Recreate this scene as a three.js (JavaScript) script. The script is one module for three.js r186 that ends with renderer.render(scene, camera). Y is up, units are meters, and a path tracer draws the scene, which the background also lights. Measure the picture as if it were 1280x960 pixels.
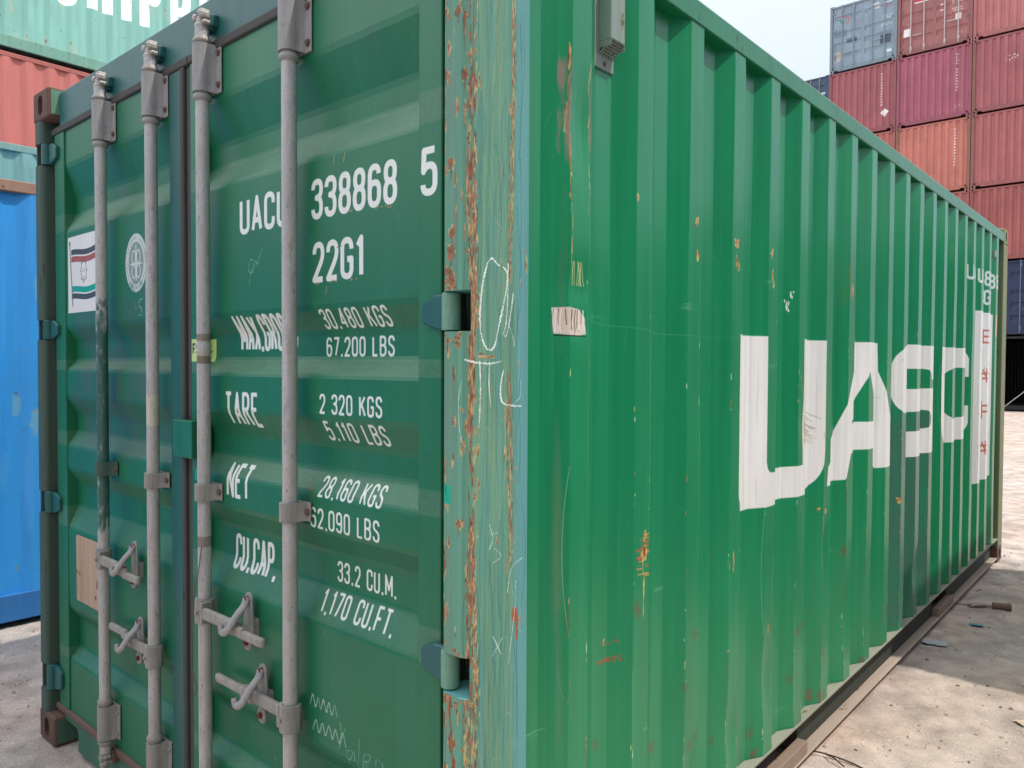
import * as THREE from 'three';
import { RoundedBoxGeometry } from 'three/addons/geometries/RoundedBoxGeometry.js';
import { mergeGeometries } from 'three/addons/utils/BufferGeometryUtils.js';
import { Brush, Evaluator, SUBTRACTION } from 'three-bvh-csg';

/* ------------------------------------------------------------------ camera, sky, sun, exposure */
const R = THREE.MathUtils.degToRad;
const scene = new THREE.Scene();
const camera = new THREE.PerspectiveCamera(53.21, 4 / 3, 0.05, 1200);
camera.position.set(1.0428, 1.5232, 1.0693);
camera.rotation.set(R(-1.465), R(41.08), R(0.279), 'YXZ');

const renderer = new THREE.WebGLRenderer({ antialias: true });
renderer.setSize(1024, 768);
renderer.toneMapping = THREE.LinearToneMapping;
renderer.toneMappingExposure = 1.46;
renderer.shadowMap.enabled = true;

const SUN_EL = R(61), SUN_AZ = R(22);              // azimuth: from +x, a touch towards -z
const sunDir = new THREE.Vector3(Math.cos(SUN_EL) * Math.cos(SUN_AZ), Math.sin(SUN_EL), -Math.cos(SUN_EL) * Math.sin(SUN_AZ));
const sun = new THREE.DirectionalLight(new THREE.Color().setRGB(1, 0.95, 0.88), 2.1);
sun.position.copy(sunDir).multiplyScalar(40);
sun.shadow.radius = 1.6;
sun.castShadow = true;
Object.assign(sun.shadow.camera, { left: -30, right: 30, top: 30, bottom: -30, near: 1, far: 120 });
scene.add(sun, sun.target);

/* seeded randomness and noise */
function rng(seed) { let s = seed >>> 0; return () => { s = (s + 0x6D2B79F5) >>> 0; let t = Math.imul(s ^ (s >>> 15), 1 | s); t = (t + Math.imul(t ^ (t >>> 7), 61 | t)) ^ t; return ((t ^ (t >>> 14)) >>> 0) / 4294967296; }; }
function hash(x, y, s) { let h = Math.imul(x, 374761393) + Math.imul(y, 668265263) + Math.imul(s, 974711); h = Math.imul(h ^ (h >>> 13), 1274126177); return ((h ^ (h >>> 16)) >>> 0) / 4294967296; }
function vnoise(x, y, s, px = 0, py = 0) {
  const xi = Math.floor(x), yi = Math.floor(y), fx = x - xi, fy = y - yi;
  const w = (a, p) => (p ? ((a % p) + p) % p : a);
  const u = fx * fx * (3 - 2 * fx), v = fy * fy * (3 - 2 * fy);
  const a = hash(w(xi, px), w(yi, py), s), b = hash(w(xi + 1, px), w(yi, py), s), c = hash(w(xi, px), w(yi + 1, py), s), d = hash(w(xi + 1, px), w(yi + 1, py), s);
  return a + (b - a) * u + (c - a) * v + (a - b - c + d) * u * v;
}
function fbm(x, y, s, oct = 4, px = 0, py = 0) { let a = 0.5, r = 0, n = 0; for (let i = 0; i < oct; i++) { r += a * vnoise(x, y, s + i * 17, px, py); n += a; a *= 0.5; x *= 2; y *= 2; px *= 2; py *= 2; } return r / n; }

/* hazy bright sky: a smooth dome of air with faint thin cloud */
{
  const W = 512, H = 256, data = new Float32Array(W * H * 4);
  const mixc = (a, b, t) => a.map((v, i) => v + (b[i] - v) * t);
  for (let j = 0; j < H; j++) for (let i = 0; i < W; i++) {
    const el = (j / (H - 1) - 0.5) * Math.PI, az = (i / W) * 2 * Math.PI;
    const dx = Math.cos(el) * Math.cos(az), dy = Math.sin(el), dz = Math.cos(el) * Math.sin(az);
    const t = Math.pow(Math.max(0, dy), 0.55);
    let c = mixc([0.51, 0.565, 0.665], [0.54, 0.62, 0.77], t);
    const cl = Math.max(0, fbm(dx * 2.2 + dy + 9, dz * 2.2 + dy * 2 + 4, 31, 5) - 0.42) * 1.5;
    c = mixc(c, [0.66, 0.70, 0.77], Math.min(0.75, cl * (0.5 + t)));
    const cs = Math.max(0, dx * sunDir.x + dy * sunDir.y + dz * sunDir.z);
    const g = 0.7 * Math.pow(cs, 14) + 0.75 * Math.pow(cs, 2.2);
    if (dy < 0) c = [0.40, 0.37, 0.34];
    const k = (j * W + i) * 4, f = dy < 0 ? 0 : g;
    data[k] = c[0] + f; data[k + 1] = c[1] + f * 0.95; data[k + 2] = c[2] + f * 0.86; data[k + 3] = 1;
  }
  const sky = new THREE.DataTexture(data, W, H, THREE.RGBAFormat, THREE.FloatType);
  sky.mapping = THREE.EquirectangularReflectionMapping;
  sky.magFilter = sky.minFilter = THREE.LinearFilter;
  sky.wrapS = THREE.RepeatWrapping;
  sky.needsUpdate = true;
  scene.background = sky;
  scene.environment = sky;
}

/* ------------------------------------------------------------------ helpers: textures */
function canvas(w, h) { const c = document.createElement('canvas'); c.width = w; c.height = h; return c; }
const col = (r, g, b, a = 1) => `rgba(${r | 0},${g | 0},${b | 0},${a})`;
/** canvas with a metre grid: (x0,y0)-(x1,y1) is the covered rectangle, y up */
function metric(w, h, x0, x1, y0, y1) {
  const c = canvas(w, h), g = c.getContext('2d');
  g.setTransform(w / (x1 - x0), 0, 0, -h / (y1 - y0), -x0 * w / (x1 - x0), y1 * h / (y1 - y0));
  return { c, g, x0, x1, y0, y1, w, h };
}
/** multiplies fine grain, vertical streaks and broad patches into what the canvas already shows */
function grain(m, seed, { fine = 0.05, streak = 0.05, patch = 0.06, sx = 60, px = 2.2, tint = [0, 0, 0] } = {}) {
  const g = m.c.getContext('2d'), im = g.getImageData(0, 0, m.w, m.h), d = im.data, kx = (m.x1 - m.x0) / m.w, ky = (m.y1 - m.y0) / m.h;
  for (let j = 0; j < m.h; j++) {
    const y = m.y1 - j * ky;
    for (let i = 0; i < m.w; i++) {
      const x = m.x0 + i * kx;
      const st = vnoise(x * sx, y * 1.3 + 7, seed) - 0.5, st2 = vnoise(x * sx * 3.7, y * 4, seed + 5) - 0.5;
      const pa = vnoise(x * px + 3, y * px, seed + 1) * 0.6 + vnoise(x * px * 4.3, y * px * 3.1, seed + 2) * 0.4 - 0.5;
      const fi = hash(i, j, seed) - 0.5;
      const f = 1 + fine * fi + streak * (st + 0.6 * st2) + patch * pa, k = (j * m.w + i) * 4;
      d[k] = d[k] * f + tint[0] * pa; d[k + 1] = d[k + 1] * f + tint[1] * pa; d[k + 2] = d[k + 2] * f + tint[2] * pa;
    }
  }
  g.putImageData(im, 0, 0);
}
function tex(m, repeat) {
  const t = new THREE.CanvasTexture(m.c || m);
  t.colorSpace = THREE.SRGBColorSpace; t.magFilter = THREE.LinearFilter; t.anisotropy = 8;
  if (repeat) { t.wrapS = t.wrapT = THREE.RepeatWrapping; t.repeat.set(1 / repeat, 1 / repeat); }
  return t;
}
/* stroke lettering, narrow container stencil */
const GL = {
  U: [.46, 'M0,1 L0,.2 Q0,0 .23,0 Q.46,0 .46,.2 L.46,1'], A: [.5, 'M0,0 L.25,1 L.5,0 M.09,.3 L.41,.3'], C: [.46, 'M.46,.72 L.46,.8 Q.46,1 .23,1 Q0,1 0,.8 L0,.2 Q0,0 .23,0 Q.46,0 .46,.2 L.46,.3'],
  3: [.46, 'M0,.78 Q0,1 .23,1 Q.46,1 .46,.78 Q.46,.54 .2,.54 Q.46,.54 .46,.26 Q.46,0 .23,0 Q0,0 0,.22'], 8: [.46, 'M.23,.53 Q.02,.53 .02,.77 Q.02,1 .23,1 Q.44,1 .44,.77 Q.44,.53 .23,.53 Q0,.53 0,.26 Q0,0 .23,0 Q.46,0 .46,.26 Q.46,.53 .23,.53'],
  6: [.46, 'M.44,.8 Q.42,1 .23,1 Q0,1 0,.75 L0,.25 Q0,0 .23,0 Q.46,0 .46,.25 L.46,.35 Q.46,.58 .23,.58 Q0,.58 0,.36'], 5: [.46, 'M.44,1 L.04,1 L.02,.52 Q.1,.64 .24,.64 Q.46,.64 .46,.4 L.46,.24 Q.46,0 .23,0 Q0,0 0,.2'],
  2: [.46, 'M0,.74 Q0,1 .23,1 Q.46,1 .46,.74 Q.46,.6 .34,.44 L0,0 L.47,0'], G: [.48, 'M.47,.74 Q.46,1 .23,1 Q0,1 0,.78 L0,.22 Q0,0 .23,0 Q.47,0 .47,.22 L.47,.47 L.25,.47'], 1: [.24, 'M0,.8 L.17,1 L.17,0'],
  M: [.6, 'M0,0 L0,1 L.3,.3 L.6,1 L.6,0'], X: [.5, 'M0,0 L.5,1 M0,1 L.5,0'], R: [.48, 'M0,0 L0,1 L.24,1 Q.46,1 .46,.75 Q.46,.5 .24,.5 L0,.5 M.24,.5 L.48,0'], O: [.48, 'M.24,0 Q0,0 0,.22 L0,.78 Q0,1 .24,1 Q.48,1 .48,.78 L.48,.22 Q.48,0 .24,0'],
  S: [.46, 'M.45,.77 Q.45,1 .23,1 Q.01,1 .01,.76 Q.01,.6 .2,.53 Q.46,.44 .46,.25 Q.46,0 .23,0 Q0,0 0,.24'], K: [.48, 'M0,0 L0,1 M.46,1 L.02,.42 M.16,.6 L.48,0'], 4: [.48, 'M.36,0 L.36,1 L0,.26 L.48,.26'], 0: [.46, 'M.23,0 Q0,0 0,.22 L0,.78 Q0,1 .23,1 Q.46,1 .46,.78 L.46,.22 Q.46,0 .23,0'],
  7: [.46, 'M0,1 L.46,1 L.16,0'], 9: [.46, 'M.02,.2 Q.04,0 .23,0 Q.46,0 .46,.25 L.46,.75 Q.46,1 .23,1 Q0,1 0,.75 L0,.65 Q0,.42 .23,.42 Q.46,.42 .46,.64'], L: [.4, 'M0,1 L0,0 L.4,0'], B: [.48, 'M0,0 L0,1 L.23,1 Q.45,1 .45,.77 Q.45,.54 .23,.54 L0,.54 M.23,.54 Q.48,.54 .48,.27 Q.48,0 .23,0 L0,0'],
  T: [.48, 'M0,1 L.48,1 M.24,1 L.24,0'], E: [.42, 'M.42,1 L0,1 L0,0 L.42,0 M0,.52 L.36,.52'], N: [.5, 'M0,0 L0,1 L.5,0 L.5,1'], P: [.48, 'M0,0 L0,1 L.24,1 Q.47,1 .47,.74 Q.47,.48 .24,.48 L0,.48'], F: [.42, 'M0,0 L0,1 L.42,1 M0,.52 L.36,.52'], H: [.5, 'M0,0 L0,1 M.5,0 L.5,1 M0,.52 L.5,.52'], I: [.06, 'M.03,0 L.03,1'],
  W: [.7, 'M0,1 L.17,0 L.35,.8 L.53,0 L.7,1'], Y: [.5, 'M0,1 L.25,.5 L.5,1 M.25,.5 L.25,0'],
  '.': [.1, 'M.05,-.075 L.05,.085'], ',': [.06, 'M.05,.04 L.01,-.12'], ' ': [.22, ''], '/': [.4, 'M0,-.1 L.4,1.1'],
};
function trace(g, d, fx, fy) {
  for (const [, op, args] of d.matchAll(/([MLQ])([^MLQ]*)/g)) {
    const n = args.trim().split(/[ ,]+/).map(Number);
    if (op === 'M') g.moveTo(fx(n[0]), fy(n[1])); else if (op === 'L') g.lineTo(fx(n[0]), fy(n[1])); else g.quadraticCurveTo(fx(n[0]), fy(n[1]), fx(n[2]), fy(n[3]));
  }
}
/** writes s in the box x0..x1 wide, baseline y, letter height h; dir -1 writes towards smaller u */
function write(g, s, x0, x1, y, h, { w = 0.15, colour = '#e3e6e2', gap = 0.3, dir = 1 } = {}) {
  let total = -gap; for (const ch of s) total += GL[ch][0] + gap;
  const k = Math.abs(x1 - x0) / (total + w), i0 = w / 2, hh = h * (1 - w);
  g.save(); g.strokeStyle = colour; g.lineWidth = h * w; g.lineCap = 'butt'; g.lineJoin = 'round';
  let x = i0;
  for (const ch of s) {
    const [gw, d] = GL[ch];
    g.beginPath(); trace(g, d, (u) => x0 + dir * k * (x + u), (v) => y + h * w / 2 + v * hh); g.stroke();
    x += gw + gap;
  }
  g.restore();
}
function blob(g, x, y, rx, ry, r, n = 11, rough = 0.5) {
  g.beginPath();
  for (let i = 0; i < n; i++) { const a = (i / n) * Math.PI * 2, q = 1 - rough * r(); const X = x + Math.cos(a) * rx * q, Y = y + Math.sin(a) * ry * q; i ? g.lineTo(X, Y) : g.moveTo(X, Y); }
  g.closePath(); g.fill();
}
/** chipped paint: pale primer rim round brown rust */
function chip(g, x, y, rx, ry, r, { rim = [226, 196, 120], core = [150, 88, 62] } = {}) {
  for (let i = 0; i < 4; i++) { g.fillStyle = col(...rim, 0.75); blob(g, x + (r() - .5) * rx, y + (r() - .5) * ry, rx * (.5 + .5 * r()), ry * (.4 + .5 * r()), r, 12, 0.7); }
  for (let i = 0; i < 5; i++) { const q = 0.7 + 0.6 * r(); g.fillStyle = col(core[0] * q, core[1] * q, core[2] * q, 0.8); blob(g, x + (r() - .5) * rx, y + (r() - .5) * ry, rx * (.2 + .45 * r()), ry * (.2 + .45 * r()), r, 10, 0.7); }
}
/** a ragged vertical run of chips along x between y0 and y1 */
function run(g, x, y0, y1, w, r, dens = 1, o) {
  let y = y0;
  while (y < y1) { const l = 0.01 + 0.05 * r(); if (r() < dens) { const ww = w * (0.25 + 0.9 * r()); chip(g, x + (r() - .5) * w * 0.8, y + l / 2, ww / 2, l * 0.8, r, o); } y += l; }
}
function scratch(g, x, y, dx, dy, r, colour, w = 0.0012) {
  g.save(); g.strokeStyle = colour; g.lineWidth = w; g.beginPath(); g.moveTo(x, y);
  g.quadraticCurveTo(x + dx * .5 + (r() - .5) * .3 * Math.abs(dy), y + dy * .5 + (r() - .5) * .2 * Math.abs(dx), x + dx, y + dy); g.stroke(); g.restore();
}
const chalkR = rng(4242);
function hand(g, pts, colour, w) {          // chalk or crayon: ragged dabs along the stroke
  const c = new THREE.CatmullRomCurve3(pts.map(([x, y]) => new THREE.Vector3(x, y, 0))), L = c.getLength(), n = Math.max(6, Math.ceil(L / (w * .28))), r = chalkR;
  g.save(); g.fillStyle = colour;
  for (let i = 0; i <= n; i++) { const p = c.getPointAt(i / n), press = .55 + .75 * vnoise(i * .09, pts[0][0] * 900, 77); if (r() < .05) continue; blob(g, p.x + (r() - .5) * w * .35, p.y + (r() - .5) * w * .35, w * .42 * press, w * .42 * press, r, 7, .55); }
  g.restore();
}

/* ------------------------------------------------------------------ helpers: geometry */
const toFlat = THREE.BufferGeometry.prototype.toNonIndexed;
THREE.BufferGeometry.prototype.toNonIndexed = function () { return this.index ? toFlat.call(this) : this; };
const merge = (l) => mergeGeometries(l.map((g) => (g.index ? g.toNonIndexed() : g)), false);
const box = (w, h, d, x = 0, y = 0, z = 0) => new THREE.BoxGeometry(w, h, d).translate(x, y, z);
const rbox = (w, h, d, x = 0, y = 0, z = 0, r = 0.004) => new RoundedBoxGeometry(w, h, d, 1, Math.min(r, w / 2.1, h / 2.1, d / 2.1)).translate(x, y, z);
const span = (x0, x1, y0, y1, z0, z1, r = 0.004) => rbox(x1 - x0, y1 - y0, z1 - z0, (x0 + x1) / 2, (y0 + y1) / 2, (z0 + z1) / 2, r);
function planar(g) {            // uv in metres, from the axis each face looks along
  if (g.index) g = g.toNonIndexed();
  const p = g.attributes.position, n = g.attributes.normal, uv = new Float32Array(p.count * 2);
  for (let t = 0; t < p.count; t += 3) {
    let ax = 0, ay = 0, az = 0; for (let k = 0; k < 3; k++) { ax += Math.abs(n.getX(t + k)); ay += Math.abs(n.getY(t + k)); az += Math.abs(n.getZ(t + k)); }
    for (let k = 0; k < 3; k++) { const i = t + k, x = p.getX(i), y = p.getY(i), z = p.getZ(i); const [u, v] = ay > ax && ay > az ? [x, z] : ax > az ? [z, y] : [x, y]; uv[2 * i] = u; uv[2 * i + 1] = v; }
  }
  g.setAttribute('uv', new THREE.BufferAttribute(uv, 2));
  return g;
}
function mesh(parent, name, geo, mat, label) {
  const m = new THREE.Mesh(Array.isArray(geo) ? merge(geo) : geo, mat);
  m.name = name; m.castShadow = m.receiveShadow = true; if (label) m.userData.label = label;
  parent.add(m); return m;
}
const pmesh = (parent, name, geo, mat, label) => mesh(parent, name, planar(Array.isArray(geo) ? merge(geo) : geo), mat, label);
function part(parent, name) { const g = new THREE.Group(); g.name = name; parent.add(g); return g; }
const taken = {};
function numbered(n) { const k = taken[n] = (taken[n] ?? -1) + 1; return k ? `${n}_${String(k).padStart(3, '0')}` : n; }
function thing(name, label, category, [x, y, z] = [0, 0, 0], turn = 0, group) {
  const o = new THREE.Group(); o.name = numbered(name); o.position.set(x, y, z); o.rotation.y = turn;
  o.userData = { label, category }; if (group) o.userData.group = group; scene.add(o); return o;
}
function struct(name, geo, mat) { const m = mesh(scene, name, geo, mat); m.userData.kind = 'structure'; return m; }
/** plan outline (list of [x,z]) extruded from y0 to y1, u = length along the outline */
function lift(prof, y0, y1, { closed = false, caps = false, uvScale = [1, 1], uv0 = [0, 0], rows = 1 } = {}) {
  const pts = closed ? [...prof, prof[0]] : prof, s = [0];
  for (let i = 1; i < pts.length; i++) s.push(s[i - 1] + Math.hypot(pts[i][0] - pts[i - 1][0], pts[i][1] - pts[i - 1][1]));
  const pos = [], uv = [], idx = [], n = pts.length;
  for (let j = 0; j <= rows; j++) for (let i = 0; i < n; i++) { const y = y0 + (y1 - y0) * j / rows; pos.push(pts[i][0], y, pts[i][1]); uv.push(s[i] * uvScale[0] + uv0[0], y * uvScale[1] + uv0[1]); }
  for (let j = 0; j < rows; j++) for (let i = 0; i < n - 1; i++) { const a = j * n + i, b = a + 1, c = a + n, d = c + 1; idx.push(a, b, d, a, d, c); }
  const g = new THREE.BufferGeometry();
  g.setAttribute('position', new THREE.Float32BufferAttribute(pos, 3)); g.setAttribute('uv', new THREE.Float32BufferAttribute(uv, 2)); g.setIndex(idx);
  g.computeVertexNormals();
  let r = g.toNonIndexed();
  if (caps) {
    const sh = new THREE.Shape(prof.map(([x, z]) => new THREE.Vector2(x, -z)));
    for (const y of [y0, y1]) { const c = new THREE.ShapeGeometry(sh).rotateX(-Math.PI / 2).translate(0, y, 0).toNonIndexed(); const u = c.attributes.uv, p = c.attributes.position; for (let i = 0; i < u.count; i++) u.setXY(i, p.getX(i) * uvScale[0] + uv0[0], y * uvScale[1] + uv0[1]); r = mergeGeometries([r, c]); }
  }
  return r;
}
function outline(pts, t, bevel = 0.002, holes = []) {          // flat shape in xy with thickness t towards +z
  const sh = new THREE.Shape(pts.map(([x, y]) => new THREE.Vector2(x, y)));
  for (const [hx, hy, hr] of holes) { const h = new THREE.Path(); h.absellipse(hx, hy, hr, hr, 0, Math.PI * 2); sh.holes.push(h); }
  return new THREE.ExtrudeGeometry(sh, { depth: t - 2 * bevel, bevelEnabled: bevel > 0, bevelSize: bevel, bevelThickness: bevel, bevelSegments: 1, curveSegments: 8 }).translate(0, 0, bevel).toNonIndexed();
}
const tube = (pts, r, seg = 20, rad = 8) => new THREE.TubeGeometry(new THREE.CatmullRomCurve3(pts.map((p) => new THREE.Vector3(...p))), seg, r, rad, false);

/* trapezoid sheet: list of [a, off] corners with rounded bends */
function ribs(a0, a1, first, { pitch = 0.278, flat = 0.074, slant = 0.068, depth = 0.036 } = {}) {
  const c = [[a0, -depth]];
  for (let k = 0; ; k++) {
    const o = first + k * pitch;
    if (o - slant <= a0 + 0.004) continue;
    if (o + flat + slant >= a1 - 0.004) break;
    c.push([o - slant, -depth], [o, 0], [o + flat, 0], [o + flat + slant, -depth]);
  }
  c.push([a1, -depth]);
  return c;
}
function bends(c, r = 0.006) {
  const out = [c[0]];
  for (let i = 1; i < c.length - 1; i++) {
    const [p, q, n] = [c[i - 1], c[i], c[i + 1]];
    for (const m of [p, n]) { const l = Math.hypot(m[0] - q[0], m[1] - q[1]), t = Math.min(0.45, r / l); out.push([q[0] + (m[0] - q[0]) * t, q[1] + (m[1] - q[1]) * t]); }
  }
  out.push(c[c.length - 1]);
  return out;
}
/** sheet swept along b (rows), put maps (a, b, off) to a point; uvOf maps (a,b) to uv */
function sheet(corners, b0, b1, rows, put, uvOf, bend = 0.006, dent = () => 0) {
  const pr = bends(corners, bend), n = pr.length, pos = [], uv = [], idx = [];
  const bs = typeof rows === 'number' ? Array.from({ length: rows + 1 }, (_, j) => b0 + (b1 - b0) * j / rows) : rows;
  for (const b of bs) for (const [a, off] of pr) { pos.push(...put(a, b, off + dent(a, b, off))); uv.push(...uvOf(a, b)); }
  for (let j = 0; j < bs.length - 1; j++) for (let i = 0; i < n - 1; i++) { const A = j * n + i; idx.push(A, A + 1, A + n + 1, A, A + n + 1, A + n); }
  const g = new THREE.BufferGeometry();
  g.setAttribute('position', new THREE.Float32BufferAttribute(pos, 3)); g.setAttribute('uv', new THREE.Float32BufferAttribute(uv, 2)); g.setIndex(idx); g.computeVertexNormals();
  return g;
}
function refine(c, step) {           // extra points on long flats so that dents can bend them
  const o = [c[0]];
  for (let i = 1; i < c.length; i++) { const [p, q] = [c[i - 1], c[i]], len = Math.hypot(q[0] - p[0], q[1] - p[1]), n = Math.max(1, Math.round(len / step));
    if (n > 1) { const e = .003 / len, L = (t) => [p[0] + (q[0] - p[0]) * t, p[1] + (q[1] - p[1]) * t]; o.push(L(e)); for (let k = 1; k < n; k++) o.push(L(k / n)); o.push(L(1 - e), q); continue; }
    for (let k = 1; k <= n; k++) o.push([p[0] + (q[0] - p[0]) * k / n, p[1] + (q[1] - p[1]) * k / n]); }
  return o;
}

/* hollow corner casting, holes only in the three outer faces */
const EV = new Evaluator(); EV.useGroups = false;
const castCache = {};
function casting(sx, sy, sz) {
  const key = [sx, sy, sz].join();
  if (castCache[key]) return castCache[key];
  const W = 0.162, H = 0.118, D = 0.178;
  let b = new Brush(new RoundedBoxGeometry(W, H, D, 2, 0.01)); b.updateMatrixWorld();
  const cut = (g) => { const c = new Brush(g); c.updateMatrixWorld(); b = EV.evaluate(b, c, SUBTRACTION); };
  const stad = (w, h, d) => new THREE.CapsuleGeometry(w / 2, h - w, 5, 12).scale(1, 1, 1);
  cut(new THREE.BoxGeometry(W - 0.05, H - 0.05, D - 0.05));
  const f = stad(0.055, 0.084); f.scale(1, 1, 1.6); cut(f.clone().translate(0, 0, sz * (D / 2 - 0.02)));
  const s = stad(0.055, 0.084); s.scale(1.6, 1, 1); cut(s.clone().translate(sx * (W / 2 - 0.02), 0, 0));
  const t = stad(0.062, 0.12); t.rotateX(Math.PI / 2); t.scale(1, 1.6, 1); cut(t.translate(0, sy * (H / 2 - 0.02), 0));
  const g = b.geometry.index ? b.geometry.toNonIndexed() : b.geometry; g.clearGroups?.();
  return castCache[key] = planar(g);
}

/* ------------------------------------------------------------------ shared materials */
function weatherTex(seed, rust, size = 1024, metres = 2) {
  const m = metric(size, size, 0, metres, 0, metres), g = m.g, r = rng(seed);
  g.fillStyle = '#e6e6e6'; g.fillRect(0, 0, metres, metres);
  for (let i = 0; i < 90; i++) { g.fillStyle = col(255, 255, 255, 0.05 + 0.06 * r()); blob(g, r() * metres, r() * metres, 0.02 + 0.2 * r(), 0.03 + 0.3 * r(), r, 14); }
  for (let i = 0; i < 70; i++) { g.fillStyle = col(120, 112, 105, 0.04 + 0.05 * r()); blob(g, r() * metres, r() * metres, 0.01 + 0.03 * r(), 0.05 + 0.3 * r(), r, 14); }
  for (let i = 0; i < rust; i++) { const x = r() * metres, y = r() * metres; chip(g, x, y, 0.003 + 0.008 * r(), 0.005 + 0.02 * r(), r, { rim: [214, 196, 150], core: [140, 84, 60] }); if (r() < .4) { g.fillStyle = col(150, 110, 80, 0.25); blob(g, x, y - 0.05, 0.006, 0.06, r); } }
  grain(m, seed, { fine: 0.05, streak: 0.05, patch: 0.07, sx: 50 });
  return tex(m, metres);
}
const weatherClean = weatherTex(11, 25), weatherRusty = weatherTex(12, 170);
const rgb = (r, g, b) => new THREE.Color().setRGB(r / 255, g / 255, b / 255, THREE.SRGBColorSpace);
const painted = (r, g, b, { map = weatherClean, rough = 0.5 } = {}) => new THREE.MeshStandardMaterial({ color: rgb(r, g, b), map, roughness: rough });
function grainBump(seed, metres, fx, fy, size = 512) {
  const d = new Uint8Array(size * size * 4);
  for (let j = 0; j < size; j++) for (let i = 0; i < size; i++) { const v = 255 * (0.75 * fbm(i / size * fx, j / size * fy, seed, 4, fx, fy) + 0.25 * hash(i, j, seed)); const k = (j * size + i) * 4; d[k] = d[k + 1] = d[k + 2] = v; d[k + 3] = 255; }
  const t = new THREE.DataTexture(d, size, size); t.magFilter = THREE.LinearFilter; t.wrapS = t.wrapT = THREE.RepeatWrapping; t.repeat.set(1 / metres, 1 / metres); t.needsUpdate = true; return t;
}
const steelTex = (() => {          // worn galvanised steel with dust speckle
  const m = metric(512, 512, 0, 0.5, 0, 0.5), r = rng(5), g = m.g; g.fillStyle = '#b6b4b2'; g.fillRect(0, 0, .5, .5);
  for (let i = 0; i < 1500; i++) { const v = 100 + 120 * r(); g.fillStyle = col(v, v * .97, v * .93, 0.22); blob(g, r() * .5, r() * .5, .001 + .004 * r(), .001 + .006 * r(), r, 8); }
  for (let i = 0; i < 130; i++) { g.fillStyle = col(70, 62, 56, .5); blob(g, r() * .5, r() * .5, .0007 + .0012 * r(), .001 + .002 * r(), r, 7); }
  grain(m, 8, { fine: .1, streak: .1, patch: .12, sx: 90, px: 12 }); return tex(m, 0.5);
})();
const M = {
  steel: new THREE.MeshStandardMaterial({ color: rgb(216, 215, 216), map: steelTex, roughness: 0.62, metalness: 0.25 }),
  steelDusty: new THREE.MeshStandardMaterial({ color: rgb(208, 204, 198), map: steelTex, roughness: 0.85 }),
  camSteel: new THREE.MeshStandardMaterial({ color: rgb(236, 230, 222), map: steelTex, roughness: 0.5, metalness: 0.3 }),
  steelGreen: new THREE.MeshStandardMaterial({ color: rgb(92, 128, 116), map: steelTex, roughness: 0.6 }),
  bolt: new THREE.MeshStandardMaterial({ color: rgb(150, 124, 108), map: steelTex, roughness: 0.8 }),
  rustPin: new THREE.MeshStandardMaterial({ color: rgb(150, 78, 52), map: steelTex, roughness: 0.9 }),
  gasketDusty: painted(122, 98, 84, { rough: .9 }),
  gasket: new THREE.MeshStandardMaterial({ color: rgb(76, 74, 72), map: weatherClean, roughness: 0.75 }),
  dark: new THREE.MeshStandardMaterial({ color: rgb(22, 24, 26), roughness: 0.9 }),
  teal: painted(38, 102, 98, { rough: 0.42 }),
  tealBlue: painted(38, 100, 102, { rough: 0.42 }),
  green: painted(30, 118, 84, { rough: 0.42 }),
  castRust: painted(112, 84, 72, { map: weatherRusty, rough: 0.9 }),
  railRust: painted(190, 172, 154, { map: weatherRusty, rough: 0.9 }),
  dust: painted(160, 160, 142, { rough: 0.95 }),
  wire: new THREE.MeshStandardMaterial({ color: rgb(105, 92, 78), roughness: 0.8 }),
};

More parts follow.
